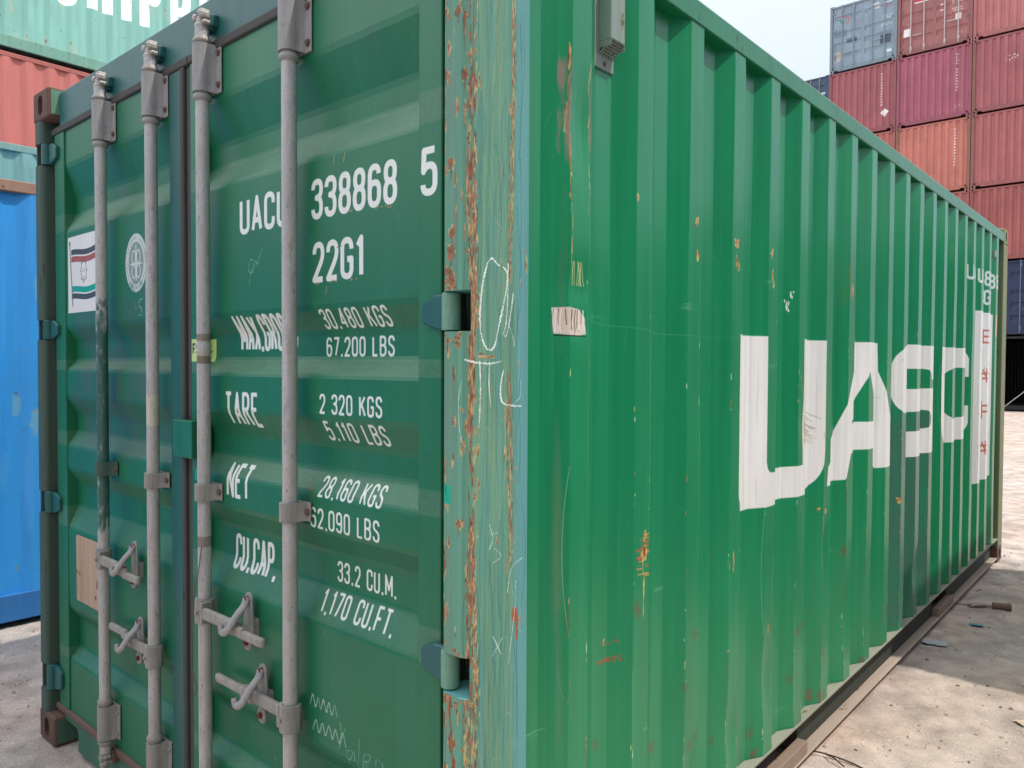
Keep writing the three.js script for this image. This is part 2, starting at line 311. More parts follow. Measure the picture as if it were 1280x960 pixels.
/* ------------------------------------------------------------------ ground */
const near = [[-0.08, -0.09], [-2.36, -0.09], [-0.08, -5.97], [-2.36, -5.97]];
function groundY(x, z) {
  const d = Math.hypot(x + 1, z + 2);
  let h = (fbm(x * 1.7 + 40, z * 1.7 + 40, 71, 5) - 0.5) * 0.009 + (fbm(x * 26, z * 26, 73, 2) - 0.5) * 0.009;
  let k = 1; for (const [a, b] of near) k = Math.min(k, Math.max(0, (Math.hypot(x - a, z - b) - 0.12) / 0.35));
  if (x < 0.02 && x > -2.46 && z < 0.02 && z > -6.08) { h = Math.min(h, 0) - 0.002; }
  return (d > 14 ? 0 : h * Math.min(1, (14 - d) / 5)) * Math.min(1, k) - 0.004;
}
{
  const axis = (lo, hi, step, far) => { const a = []; for (let v = lo; v <= hi + 1e-6; v += step) a.push(v); let s = step, v = hi; while (v < far) { s *= 1.25; v += s; a.push(v); } s = step; v = lo; while (v > -far) { s *= 1.25; v -= s; a.unshift(v); } return a; };
  const xs = axis(-4.5, 1.6, 0.035, 500), zs = axis(-8, 1.6, 0.04, 500), pos = [], uv = [], idx = [];
  for (const z of zs) for (const x of xs) { pos.push(x, groundY(x, z), z); uv.push(x, z); }
  const n = xs.length; for (let j = 0; j < zs.length - 1; j++) for (let i = 0; i < n - 1; i++) { const a = j * n + i; idx.push(a, a + n, a + 1, a + 1, a + n, a + n + 1); }
  const g = new THREE.BufferGeometry(); g.setAttribute('position', new THREE.Float32BufferAttribute(pos, 3)); g.setAttribute('uv', new THREE.Float32BufferAttribute(uv, 2)); g.setIndex(idx); g.computeVertexNormals();
  const S = 5, m = metric(2048, 2048, 0, S, 0, S), c = m.g, r = rng(77);
  c.fillStyle = '#c9b7a5'; c.fillRect(0, 0, S, S);
  const im = c.getImageData(0, 0, 2048, 2048), d = im.data;
  for (let j = 0; j < 2048; j++) for (let i = 0; i < 2048; i++) {
    const x = i / 2048, y = j / 2048, k = (j * 2048 + i) * 4;
    const a = fbm(x * 6, y * 6, 91, 5, 6, 6) - 0.5, b = fbm(x * 48, y * 48, 92, 3, 48, 48) - 0.5, e = hash(i, j, 93) - 0.5;
    const f = 1 + a * 0.14 + b * 0.40 + e * 0.22, w = fbm(x * 9, y * 9, 95, 3, 9, 9) - 0.5;
    d[k] = 182 * f + 16 * w; d[k + 1] = 165 * f; d[k + 2] = 152 * f - 10 * w;
  }
  c.putImageData(im, 0, 0);
  for (let i = 0; i < 7000; i++) { const v = 60 + 90 * r(); c.fillStyle = col(v, v * .9, v * .82, 0.55); blob(c, r() * S, r() * S, .002 + .006 * r() * r(), .002 + .006 * r() * r(), r, 8); }
  for (let i = 0; i < 1500; i++) { const v = 215 + 35 * r(); c.fillStyle = col(v, v * .96, v * .92, 0.5); blob(c, r() * S, r() * S, .003 + .008 * r(), .003 + .008 * r(), r, 8); }
  for (let i = 0; i < 520; i++) scratch(c, r() * S, r() * S, (r() - .5) * .16, (r() - .5) * .16, r, col(110, 92, 78, .6), .003);
  const gm = new THREE.MeshStandardMaterial({ map: tex(m, S), roughness: 0.97, bumpMap: grainBump(61, 1.3, 24, 24), bumpScale: 0.01 });
  struct('ground', g, gm);
}

/* ------------------------------------------------------------------ the green container */
const green = thing('shipping_container', 'green corrugated shipping container with white UASC lettering and closed doors', 'container');
const LEN = 6.058, WID = 2.438, HGT = 2.591;
const SIDE = [28, 139, 92];
const SEAMS = [0.17, 1.281, 2.393, 3.505, 4.617, 5.885], PANEL_Y0 = 0.19, PANEL_Y1 = 2.487, FIRST = 0.612 - 0.278, PITCH = 0.278;

function paintSide(g) {
  const r = rng(401);
  g.fillStyle = col(...SIDE); g.fillRect(0, 0, 7, 3);
  // slightly differing coats: broad pale weathering
  for (let i = 0; i < 160; i++) { g.fillStyle = col(76, 166, 120, 0.045 + 0.05 * r()); blob(g, r() * 6, r() * 2.5, 0.01 + 0.05 * r(), 0.1 + 0.5 * r(), r, 14); }
  for (let i = 0; i < 70; i++) { g.fillStyle = col(20, 110, 74, 0.07 + 0.05 * r()); blob(g, r() * 6, r() * 2.5, 0.01 + 0.04 * r(), 0.1 + 0.4 * r(), r, 14); }
  for (let i = 0; i < 900; i++) { const x = 2.98 + .74 * r(), y = .22 + 1.05 * r(); g.fillStyle = col(70, 116, 106, .10); blob(g, x, y, .04 + .05 * r(), .05 + .07 * r(), r, 9, .3); }
  // lettering
  g.fillStyle = '#f3f2ef';
  const fill = (d, close = []) => { g.beginPath(); trace(g, d, (u) => u, (v) => v); g.fill('evenodd'); };
  fill('M1.232,1.622 L1.447,1.622 L1.447,1.2 Q1.45,1.157 1.5,1.157 L1.77,1.157 L1.775,1.622 L2.012,1.622 L2.012,1.2 Q2.012,1.045 1.85,1.043 L1.32,1.043 Q1.235,1.045 1.232,1.12 L1.232,1.622');
  fill('M2.358,1.628 L2.78,1.632 L2.785,1.5 L2.86,1.362 L2.93,1.25 L3,1.16 L3.04,1.042 L2.775,1.042 L2.66,1.12 L2.64,1.15 L2.335,1.153 L2.275,1.045 L2.04,1.045 L2.05,1.12 L2.2,1.235 L2.28,1.364 L2.354,1.5 L2.358,1.628 M2.575,1.5 L2.63,1.4 L2.7,1.272 L2.335,1.28 L2.34,1.29 L2.49,1.385 L2.575,1.5');
  fill('M3.825,1.638 L3.24,1.638 Q3.03,1.62 3.03,1.46 Q3.03,1.285 3.2,1.283 L3.6,1.283 Q3.71,1.283 3.71,1.23 Q3.71,1.18 3.62,1.18 L3.2,1.18 L3.24,1.045 L3.825,1.04 L3.825,1.4 L3.2,1.405 L3.2,1.51 L3.6,1.51 Q3.71,1.51 3.71,1.45 L3.825,1.45 L3.825,1.638');
  fill('M4.76,1.455 L4.76,1.57 Q4.74,1.642 4.62,1.642 L3.95,1.638 L3.95,1.25 Q3.95,1.063 4.1,1.06 L4.6,1.058 Q4.74,1.08 4.76,1.15 L4.76,1.265 L4.66,1.265 L4.66,1.21 L4.34,1.195 Q4.14,1.2 4.14,1.32 L4.14,1.42 Q4.15,1.515 4.3,1.515 L4.66,1.515 L4.66,1.455 L4.76,1.455');
  g.fillStyle = '#f1f0ee'; g.fillRect(4.99, 0.71, 0.60, 1.2);
  const red = { colour: '#c8503c', w: 0.17 };
  g.save(); g.strokeStyle = '#cc7a68'; g.lineWidth = 0.014;
  for (const [yc, s] of [[1.74, 'E'], [1.46, '+'], [1.2, 'P'], [0.94, '+']]) for (const xc of [5.335]) {
    const L = (x0, y0, x1, y1) => { g.beginPath(); g.moveTo(xc + x0 * .72, yc + y0 * .72); g.lineTo(xc + x1 * .72, yc + y1 * .72); g.stroke(); };
    if (s === '+') { L(-.07, .02, .07, .02); L(0, .07, 0, -.07); L(-.06, -.03, .06, -.03); L(-.05, .06, .02, -.06); } else { L(-.06, .07, -.06, -.07); L(-.06, .06, .07, .06); L(-.06, 0, .06, 0); if (s === 'E') L(-.06, -.06, .07, -.06); L(.02, .07, .02, -.02); }
  }
  g.restore();
  g.fillStyle = col(120, 116, 110, .5); for (let i = 0; i < 16; i++) blob(g, 5.0 + .58 * r(), .72 + 1.15 * r(), .004 + .012 * r(), .006 + .03 * r(), r);
  write(g, 'UACU', 4.72, 5.11, 2.1, 0.11, { w: .18 }); write(g, '338868', 5.13, 5.61, 2.1, 0.11, { w: .18 }); write(g, '5', 5.63, 5.69, 2.1, 0.11, { w: .18 });
  write(g, '22G1', 5.12, 5.42, 1.965, 0.11, { w: .18 });
  g.fillStyle = '#d9a43a'; g.fillRect(5.625, 1.75, 0.055, 0.16);
  // sprayed repair coat, bluish, over the lower left of the S
  for (let i = 0; i < 60; i++) { g.fillStyle = col(46, 92, 90, .16); blob(g, 3.16 + .13 * r(), 1.03 + .14 * r(), .02 + .04 * r(), .03 + .04 * r(), r, 9, .3); }
  // scuff across the right stem of the U
  for (let i = 0; i < 24; i++) scratch(g, 1.785 + .02 * r(), 1.36 - .09 * r(), .12 + .06 * r(), -.04 - .03 * r(), r, col(150, 145, 135, .45), .0015 + .003 * r());
  chip(g, 1.795, 1.27, .012, .05, r, { core: [190, 120, 70] }); chip(g, 1.75, 1.46, .006, .03, r);
  // long scraped ridge near the post
  for (const [x, y0, y1, w] of [[.332, 1.99, 2.2, .016], [.408, 2.0, 2.2, .014], [.334, 1.90, 1.99, .006], [.408, 1.92, 1.98, .006], [.338, 1.77, 1.90, .008], [.40, 1.87, 1.9, .006]]) run(g, x, y0, y1, w, r, 1, { rim: [222, 190, 120], core: [150, 98, 74] });
  g.fillStyle = col(146, 130, 112, .45); for (let i = 0; i < 26; i++) blob(g, .305 + .03 * r(), 2.0 + .2 * r(), .008, .04, r); for (let i = 0; i < 14; i++) blob(g, .41 + .02 * r(), 2.02 + .17 * r(), .007, .04, r);
  for (let i = 0; i < 9; i++) scratch(g, .335 + .06 * r(), 1.76, .03 * r(), -.055, r, col(214, 206, 150, .9), .0022);
  for (let i = 0; i < 16; i++) { g.fillStyle = col(120, 132, 100, .14); blob(g, .30 + .02 * r(), .3 + 1.5 * r(), .008 + .008 * r(), .12 + .2 * r(), r); }
  // torn white sticker
  g.fillStyle = '#d7c7ba'; g.beginPath(); [[.292, 1.652], [.335, 1.655], [.372, 1.652], [.396, 1.632], [.397, 1.594], [.352, 1.589], [.296, 1.594]].forEach(([x, y], i) => (i ? g.lineTo(x, y) : g.moveTo(x, y))); g.fill();
  for (let i = 0; i < 22; i++) scratch(g, .296 + .095 * r(), 1.65, (r() - .5) * .01, -.03 - .03 * r(), r, r() < .5 ? col(120, 96, 84, .8) : col(244, 238, 232, .8), .0015 + .002 * r());
  g.fillStyle = '#2a3a32'; g.fillRect(.296, 1.588, .1, .003);
  // scrape on the first full rib
  for (let i = 0; i < 26; i++) scratch(g, .622 + .05 * r(), 1.09 - .12 * r(), .02 + .03 * r(), -.003 + .006 * r(), r, [col(214, 160, 90, .8), col(196, 104, 80, .8), col(110, 140, 90, .7)][i % 3], .003 + .004 * r());
  run(g, .655, .98, 1.10, .03, r, .7, { rim: [232, 190, 110], core: [176, 100, 74] }); run(g, .66, .86, .98, .01, r, .6, { rim: [240, 214, 130], core: [190, 150, 90] });
  // dotted chips down the exposed edges of each rib, more of them low down
  for (let k = 0; k < 20; k++) for (const e of [0, 0.074]) {
    const x = FIRST + k * PITCH + e, n = 6 + 14 * r();
    for (let i = 0; i < n; i++) { const y = .22 + 1.5 * Math.pow(r(), 1.25); g.fillStyle = [col(216, 222, 190, .75), col(226, 206, 128, .8), col(186, 120, 92, .65)][(r() * 3) | 0]; blob(g, x + (r() - .5) * .008, y, .0012 + .0022 * r(), .004 + .02 * r() * r(), r, 7); }
    if (r() < .7) { const y = .25 + .9 * r(); scratch(g, x + (r() - .5) * .004, y, (r() - .5) * .004, .2 + .25 * r(), r, col(196, 214, 186, .5), .0012 + .001 * r()); }
  }
  for (const [x, y, rx, ry] of [[.936, 1.93, .012, .02], [.945, 1.84, .009, .02], [1.2, 1.905, .018, .02], [1.195, 1.85, .008, .025], [1.215, 1.838, .008, .03], [1.47, 1.9, .012, .02], [1.478, 1.83, .008, .03], [1.485, 1.80, .008, .02], [2.31, 1.84, .02, .05], [.62, 1.95, .008, .014], [1.48, .62, .006, .02], [1.2, .9, .006, .04], [.53, .82, .006, .014], [2.03, .95, .016, .02], [1.98, .96, .01, .01], [3.1, .85, .02, .02]]) chip(g, x, y, rx, ry, r, { rim: [236, 196, 110], core: [188, 112, 78] });
  g.fillStyle = col(166, 92, 64, .9); for (let i = 0; i < 26; i++) blob(g, .505 + .075 * r(), .775 + .012 * (r() - .5) + .15 * .0, .003 + .005 * r(), .004, r, 7); for (let i = 0; i < 12; i++) blob(g, .52 + .06 * r(), .81 + .015 * r(), .002 + .002 * r(), .003, r, 7);
  // brown spots and stains low on the wall
  for (let i = 0; i < 60; i++) { const x = .2 + 3.4 * r(), y = .2 + .75 * r() * r(); g.fillStyle = col(128, 92, 64, .16 + .2 * r()); for (let k = 0; k < 4; k++) blob(g, x + .02 * (r() - .5), y + .02 * (r() - .5), .006 + .02 * r(), .008 + .03 * r(), r, 9, .6); }
  for (let i = 0; i < 40; i++) { g.fillStyle = col(136, 128, 104, .10); blob(g, .2 + 5.6 * r(), .2 + .2 * r(), .03 + .06 * r(), .02 + .07 * r(), r); }
  for (let i = 0; i < 26; i++) { g.fillStyle = col(150, 150, 90, .18); blob(g, 4.2 + .7 * r(), 1.75 + .65 * r(), .01 + .04 * r(), .02 + .09 * r(), r, 9, .7); }
  for (let i = 0; i < 16; i++) { g.fillStyle = col(120, 124, 80, .12); blob(g, 2.2 + .12 * r(), 1.8 + .16 * r(), .01 + .03 * r(), .03 + .06 * r(), r); }
  for (const [x, y] of [[1.68, 1.73], [1.67, 1.75], [1.69, 1.78]]) for (let i = 0; i < 5; i++) { g.fillStyle = '#dfe6de'; blob(g, x + .02 * (r() - .5), y + .02 * (r() - .5), .004, .008, r); }
  // thin grime runs and rubbed pale streaks down the sheets
  for (let i = 0; i < 260; i++) { const x = .18 + 5.7 * r(), y = .3 + 2.1 * r(), l = .1 + .5 * r(); for (let k = 0; k < 5; k++) { g.fillStyle = r() < .55 ? col(96, 104, 78, .07) : col(120, 184, 148, .06); blob(g, x + .006 * (r() - .5), y - l * r(), .001 + .004 * r(), l * (.2 + .4 * r()), r, 9, .5); } }
  for (let i = 0; i < 20; i++) { const x = .2 + 3 * r(), y = .25 + 1.7 * r(); for (let k = 0; k < 7; k++) scratch(g, x + .02 * r(), y + .02 * r(), .02 + .05 * r(), .012 * (r() - .5), r, col(176, 208, 180, .28), .0008 + .0012 * r()); }
  for (let i = 0; i < 70; i++) { const k = (r() * 20) | 0, x = FIRST + k * PITCH + (r() < .5 ? 0 : .074), y = .2 + 1.2 * r() * r(); chip(g, x + .004 * (r() - .5), y, .002 + .004 * r(), .004 + .02 * r(), r, { rim: [206, 190, 130], core: [150, 96, 66] }); g.fillStyle = col(140, 96, 66, .16); for (let q = 0; q < 4; q++) blob(g, x, y - .03 - .04 * r(), .003 + .004 * r(), .03 + .03 * r(), r); }
  // long horizontal hairline and random scratches
  scratch(g, .4, 1.632, .85, -.02, r, col(150, 200, 176, .5), .001);
  for (let i = 0; i < 80; i++) { const x = .2 + 3.2 * r(); scratch(g, x, .3 + 1.9 * r(), (r() - .5) * .06, (r() - .5) * .14, r, col(158, 204, 176, .35), .0009); }
  // seam welds
  for (const s of SEAMS.slice(1, 5)) { g.fillStyle = col(16, 66, 50, .8); g.fillRect(s - .0012, 0, .0018, 3); g.fillStyle = col(96, 176, 140, .6); g.fillRect(s + .0008, 0, .0022, 3); }
}
const dents = [[0.371, 2.08, 0.05, 0.10, -0.011], [0.371, 1.70, 0.06, 0.05, -0.010], [0.371, 1.62, 0.05, 0.03, -0.006], [0.93, 1.6, .1, .3, -.003], [1.48, 0.45, .06, .12, -.012], [2.3, .5, .05, .16, -.014], [3.45, .42, .06, .1, -.022], [1.2, .36, .05, .1, -.012], [.93, .33, .05, .09, -.01], [2.03, .8, .04, .1, -.01], [0.65, 0.25, .08, .07, -.006], [2.6, .35, .06, .15, -.009], [1.8, 1.3, .08, .08, -.005]];
function wallDent(a, y) {
  let d = (fbm(a * 2.3 + 5, y * 1.6, 207, 3) - 0.5) * 0.006 + (vnoise(a * 9, y * 3.5, 209) - .5) * 0.0016;
  for (const [x0, y0, rx, ry, k] of dents) { const q = ((a - x0) / rx) ** 2 + ((y - y0) / ry) ** 2; if (q < 6) d += k * Math.exp(-q); }
  return d * Math.min(1, (y - PANEL_Y0) / .06, (PANEL_Y1 - y) / .06);
}
{
  const wall = part(green, 'side_wall');
  const all = bends(ribs(0.17, 5.885, FIRST), 0.0018);
  const at = (a) => { for (let i = 1; i < all.length; i++) if (all[i][0] >= a) { const [p, q] = [all[i - 1], all[i]]; return p[1] + (q[1] - p[1]) * (a - p[0]) / (q[0] - p[0]); } return all[all.length - 1][1]; };
  for (let s = 0; s < 5; s++) {
    const a0 = SEAMS[s], a1 = SEAMS[s + 1];
    const m = s ? metric(1024, 1024, a0, a1, PANEL_Y0, PANEL_Y1) : metric(2048, 2048, a0, a1, PANEL_Y0, PANEL_Y1);
    paintSide(m.g); grain(m, 31 + s, { fine: .045, streak: .06, patch: .07, sx: 55 });
    const c = refine([[a0, at(a0)], ...all.filter(([a]) => a > a0 + .001 && a < a1 - .001), [a1, at(a1)]], s < 2 ? .025 : .05);
    const g = sheet(c, PANEL_Y0, PANEL_Y1, s < 2 ? 90 : 60, (a, y, o) => [-0.005 + o, y, -a], (a, y) => [(a - a0) / (a1 - a0), (y - PANEL_Y0) / (PANEL_Y1 - PANEL_Y0)], 0, wallDent);
    mesh(wall, 'wall_sheet', g, new THREE.MeshStandardMaterial({ map: tex(m), roughness: 0.3 }));
  }
}
/* rails of the lettered side */
{
  const rail = pmesh(green, 'top_side_rail', [span(-0.066, -0.001, 2.487, 2.553, -5.885, -0.17, 0.005)], painted(...SIDE, { map: weatherRusty, rough: .34 }));
  pmesh(rail, 'roof_edge', [span(-0.10, -0.008, 2.5535, 2.559, -5.885, -0.17, 0.002)], M.railRust);
  const b = part(green, 'bottom_side_rail'), z0 = -5.885, z1 = -0.17, pk = [[1.50, 1.87], [4.0, 4.37]];
  pmesh(b, 'upper_flange', span(-0.052, 0.0, 0.180, 0.1885, z0, z1, .002), M.dust);
  pmesh(b, 'lower_flange', span(-0.052, -0.002, 0.028, 0.036, z0, z1, .002), M.railRust);
  const web = painted(66, 72, 66, { map: weatherRusty, rough: .8 });
  let z = z1; for (const [p0, p1] of [...pk, [5.885, 0]]) { pmesh(b, 'web', span(-0.056, -0.048, 0.036, 0.180, -p0, z, .001), web); z = -p1; }
  for (const [p0, p1] of pk) { pmesh(b, 'forklift_pocket', [span(-0.40, -0.056, 0.128, 0.136, -p1, -p0, .001), span(-0.40, -0.39, 0.04, 0.128, -p1, -p0, .001), span(-.39, -.056, .036, .128, -p1 - .008, -p1, .001), span(-.39, -.056, .036, .128, -p0, -p0 + .008, .001)], M.castRust); pmesh(b, 'pocket_plate', [span(-.046, -.006, .0365, .085, -p1, -p0, .002), span(-.056, -.048, .136, .180, -p1, -p0, .001)], painted(164, 142, 124, { map: weatherRusty, rough: .9 })); }
}
/* corner posts: the door-end posts have cut-outs for the hinges */
const HINGES = [[2.295, 2.379], [1.588, 1.669], [0.859, 0.941], [0.215, 0.305]], HINGES_L = [[2.30, 2.385], [1.612, 1.69], [0.918, 1.008], [0.205, 0.31]];
function postProfile(full) {
  const p = [[0, -0.178]], rr = 0.026, r2 = 0.02;
  if (full) {
    for (let i = 0; i <= 7; i++) { const a = (i / 7) * Math.PI / 2; p.push([-rr + rr * Math.cos(a), -rr + rr * Math.sin(a)]); }
    for (let i = 0; i <= 5; i++) { const a = Math.PI / 2 + (i / 5) * Math.PI / 2; p.push([-0.062 + r2 * Math.cos(a), -r2 + r2 * Math.sin(a)]); }
    p.push([-0.082, -0.10], [-0.082, -0.178]);
  } else p.push([0, -0.030], [-0.002, -0.014], [-0.006, -0.010], [-0.009, -0.014], [-0.009, -0.075], [-0.082, -0.075], [-0.082, -0.178]);
  return p;
}
const POST_U = 0.46;
function paintPost(m) {
  const g = m.g, r = rng(911), S = (z) => 0.178 - z;          // z here is the distance back from the door end
  g.fillStyle = col(100, 156, 133); g.fillRect(0, 0, 1, 3);
  g.fillStyle = col(100, 164, 168, .8); g.fillRect(0, 0, S(.135), 3);
  for (let i = 0; i < 260; i++) { const z = .01 + .12 * r(); g.fillStyle = [col(128, 158, 120, .22), col(70, 132, 128, .22), col(150, 166, 130, .18), col(84, 146, 150, .25)][(r() * 4) | 0]; blob(g, S(z), .12 + 2.3 * r(), .002 + .007 * r(), .06 + .3 * r(), r, 12, .5); }
  for (let i = 0; i < 420; i++) { const z = .005 + .15 * r(); scratch(g, S(z), .12 + 2.3 * r(), (r() - .5) * .006, .05 + .25 * r(), r, [col(150, 176, 130, .4), col(44, 92, 88, .5), col(190, 170, 116, .3), col(60, 118, 108, .45)][(r() * 4) | 0], .0006 + .0012 * r()); }
  // rounded front: dusty and browner towards the door
  for (let i = 0; i < 120; i++) { g.fillStyle = col(120, 128, 112, .16); blob(g, .20 + .10 * r(), .12 + 2.3 * r(), .003 + .012 * r(), .05 + .2 * r(), r); }
  for (let i = 0; i < 520; i++) { const s = .246 + .05 * Math.sqrt(r()); g.fillStyle = col(88 + 30 * r(), 66 + 20 * r(), 54, .45); blob(g, s, .12 + 2.3 * r(), .002 + .006 * r(), .02 + .09 * r(), r, 10, .6); }
  const rust = { rim: [206, 178, 122], core: [146, 96, 74] };
  // the main rust run on the outer bend, and a second one on the side
  for (let y = .12; y < 2.46; y += .006) {
    const c = .166 + .006 * (fbm(y * 4, 3, 55, 3) - .5) * 3, w = .009 + .036 * Math.pow(fbm(y * 5, 9, 56, 4), 1.6);
    for (let i = 0; i < 5; i++) { const q = .7 + .6 * r(); if (fbm(y * 2.3, 5, 58, 4) < .30 && r() < .8) continue; g.fillStyle = r() < .26 ? col(214, 184, 122, .75) : col(146 * q, 98 * q, 76 * q, .8); blob(g, c + (r() - .5) * w, y + .008 * (r() - .5), .0008 + .0024 * r(), .005 + .02 * r(), r, 8, .7); }
    const q2 = fbm(y * 3.1, 21, 57, 3); if (q2 > .44) for (let i = 0; i < 3; i++) { const q = .7 + .6 * r(); g.fillStyle = r() < .3 ? col(214, 188, 130, .7) : col(150 * q, 96 * q, 74 * q, .75); blob(g, S(.122) + (r() - .5) * .012 * (q2 - .3) * 4 + .006 * Math.sin(y * 5), y, .0008 + .002 * r(), .005 + .016 * r(), r, 8, .7); }
  }
  for (let i = 0; i < 60; i++) {           // flaked patches of the front bend: torn rim, bare brown steel, bleeding down
    const s = .178 + .12 * Math.pow(r(), .8), y = .14 + 2.25 * r(), w = .004 + .012 * r(), h = .012 + .06 * r() * r();
    for (let k = 0; k < 7; k++) { g.fillStyle = col(122, 86, 66, .22); blob(g, s + w * .5 * (r() - .5), y - h * (.6 + r()), w * .25, h * .8, r, 9, .6); }
    g.fillStyle = col(208, 184, 128, .85); blob(g, s, y, w * 1.12, h * 1.08, r, 16, .5); g.fillStyle = col(54, 60, 50, .5); blob(g, s + .001, y - .001, w * 1.02, h, r, 16, .5);
    for (let k = 0; k < 9; k++) { const q = .75 + .5 * r(); g.fillStyle = col(150 * q, 90 * q, 62 * q, .7); blob(g, s + w * (r() - .5), y + h * (r() - .5), w * (.3 + .4 * r()), h * (.25 + .4 * r()), r, 12, .7); }
  }
  for (let i = 0; i < 90; i++) chip(g, .15 + .035 * r(), .12 + 2.3 * r(), .002 + .003 * r(), .006 + .02 * r(), r, rust);
  for (let i = 0; i < 80; i++) chip(g, .185 + .09 * r(), .12 + 2.3 * r(), .002 + .005 * r(), .004 + .022 * r(), r, rust);
  for (let i = 0; i < 26; i++) chip(g, S(.06 + .1 * r()), .12 + 2.3 * r(), .001 + .003 * r(), .005 + .016 * r(), r, rust);
  for (const [a, b] of HINGES) for (let i = 0; i < 34; i++) { chip(g, .19 + .10 * r(), (r() < .5 ? a - .006 - .03 * r() * r() : b + .004 + .03 * r() * r()), .003 + .007 * r(), .004 + .006 * r(), r, { rim: [190, 140, 90], core: [128, 72, 54] }); }
  for (const [y0, y1, s] of [[1.26, 1.42, .262], [1.05, 1.2, .268], [.5, .82, .262], [.98, 1.1, .275], [.3, .6, .25], [.62, .82, .215]]) run(g, s, y0, y1, .014, r, .9, { rim: [170, 110, 70], core: [132, 70, 50] });
  chip(g, S(.05), 1.54, .035, .006, r, rust); g.fillStyle = col(168, 92, 62, .9); blob(g, S(.145), .98, .006, .045, r, 9, .3); blob(g, S(.136), 1.0, .01, .02, r, 9, .3);
  run(g, S(.168), 1.72, 1.8, .008, r, .9, rust);
  // chalk strokes and scribbles
  const ch = 'rgba(244,250,248,.95)', P = (pts, w = .006) => hand(g, pts.map(([z, y]) => [S(z), y]), ch, w * 1.1);
  P([[.086, 1.722], [.062, 1.735], [.042, 1.70], [.03, 1.62], [.036, 1.575], [.052, 1.553], [.07, 1.556], [.085, 1.60], [.104, 1.66], [.112, 1.705], [.113, 1.73]]);
  P([[.098, 1.722], [.110, 1.71], [.112, 1.66], [.106, 1.60], [.10, 1.585], [.106, 1.58], [.112, 1.59], [.130, 1.67]], .004);
  P([[.112, 1.61], [.124, 1.59], [.132, 1.572], [.134, 1.562]], .003);
  P([[-.004, 1.532], [.018, 1.527], [.06, 1.525], [.094, 1.529]], .005); P([[.03, 1.528], [.032, 1.48], [.03, 1.42], [.028, 1.40]], .004); P([[.058, 1.526], [.057, 1.48], [.062, 1.44]], .004); P([[.10, 1.51], [.092, 1.48], [.096, 1.447], [.125, 1.438], [.157, 1.436]], .005); P([[.155, 1.49], [.152, 1.455], [.13, 1.44]], .0015);
  P([[-.01, 1.49], [-.018, 1.45], [-.012, 1.38], [-.002, 1.36]], .0016); P([[.06, 1.20], [.07, 1.17], [.06, 1.15]], .002); P([[.062, 1.18], [.085, 1.18]], .0016); P([[.075, 1.15], [.095, 1.13], [.07, 1.12]], .0016); P([[.115, 1.05], [.13, 1.10], [.165, 1.115]], .002); P([[.12, .90], [.14, 1.02], [.142, 1.07]], .0016); P([[.07, .93], [.1, .96]], .0025); P([[.072, .97], [.098, .925]], .0025);
  for (let i = 0; i < 22; i++) scratch(g, S(.02 + .13 * r()), .5 + 1.6 * r(), (r() - .5) * .05, (r() - .5) * .06, r, col(214, 226, 214, .55), .0009);
  // strip of turquoise tape
  g.fillStyle = '#10ab8c'; g.fillRect(.217, 1.243, .042, .037); g.fillStyle = col(88, 60, 46); g.fillRect(.232, 1.262, .002, .018); blob(g, .252, 1.252, .004, .012, r);
  grain(m, 47, { fine: .10, streak: .10, patch: .08, sx: 170 });
}
{
  const m = metric(512, 2048, 0, POST_U, 0.1, 2.5); paintPost(m);
  const pm = new THREE.MeshStandardMaterial({ map: tex(m), roughness: 0.68, bumpMap: grainBump(83, .22, 18, 9), bumpScale: 0.0008 });
  const uvs = { uvScale: [1 / POST_U, 1 / 2.4], uv0: [0, -0.1 / 2.4] };
  const build = (mirror) => {
    const segs = []; let y = 2.473;
    for (const [a, b] of mirror ? HINGES_L : HINGES) { segs.push([b, y, true], [a, b, false]); y = a; } segs.push([0.118, y, true]);
    const l = segs.map(([a, b, full]) => lift(postProfile(full), a, b, { caps: true, ...uvs, rows: full ? 6 : 1 }));
    const g = mergeGeometries(l);
    if (mirror) { g.scale(-1, 1, 1); const p = g.attributes; for (const k of ['position', 'normal', 'uv']) { const A = p[k], n = A.itemSize, arr = A.array; for (let t = 0; t < A.count; t += 3) for (let c = 0; c < n; c++) { const q = arr[(t + 1) * n + c]; arr[(t + 1) * n + c] = arr[(t + 2) * n + c]; arr[(t + 2) * n + c] = q; } } g.translate(-WID, 0, 0); }
    return g;
  };
  mesh(green, 'corner_post', build(false), pm, 'teal corner post with long rust streaks and chalk marks');
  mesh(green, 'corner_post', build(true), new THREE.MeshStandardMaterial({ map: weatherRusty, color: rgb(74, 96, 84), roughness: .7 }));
  const far = painted(142, 146, 110, { map: weatherRusty, rough: .75 });
  for (const x of [0, -WID]) pmesh(green, 'corner_post', span(x ? x : -0.09, x ? x + .09 : 0, 0.118, 2.473, -6.058, -5.885, .008), x ? M.green : far);
  for (const [x, sx] of [[-.081, 1], [-WID + .081, -1]]) for (const [yy, sy] of [[.059, -1], [HGT - .059, 1]]) for (const [zz, sz] of [[-.089, 1], [-LEN + .089, -1]]) {
    const c = mesh(green, 'corner_casting', casting(sx, sy, sz), sz < 0 && sy > 0 ? far : M.castRust); c.position.set(x, yy, zz);
  }
  // green paint left on the inward cheek of the two door-end castings far from the lettering
  pmesh(green, 'paint_cheek', [span(-WID + .1625, -WID + .1645, 2.486, 2.58, -.165, -.012, .0008)], painted(110, 160, 132, { map: weatherRusty, rough: .7 }));
  pmesh(green, 'paint_cheek', [span(-WID + .1625, -WID + .1645, .012, .106, -.165, -.012, .0008)], painted(78, 118, 96, { map: weatherRusty, rough: .8 }));
}
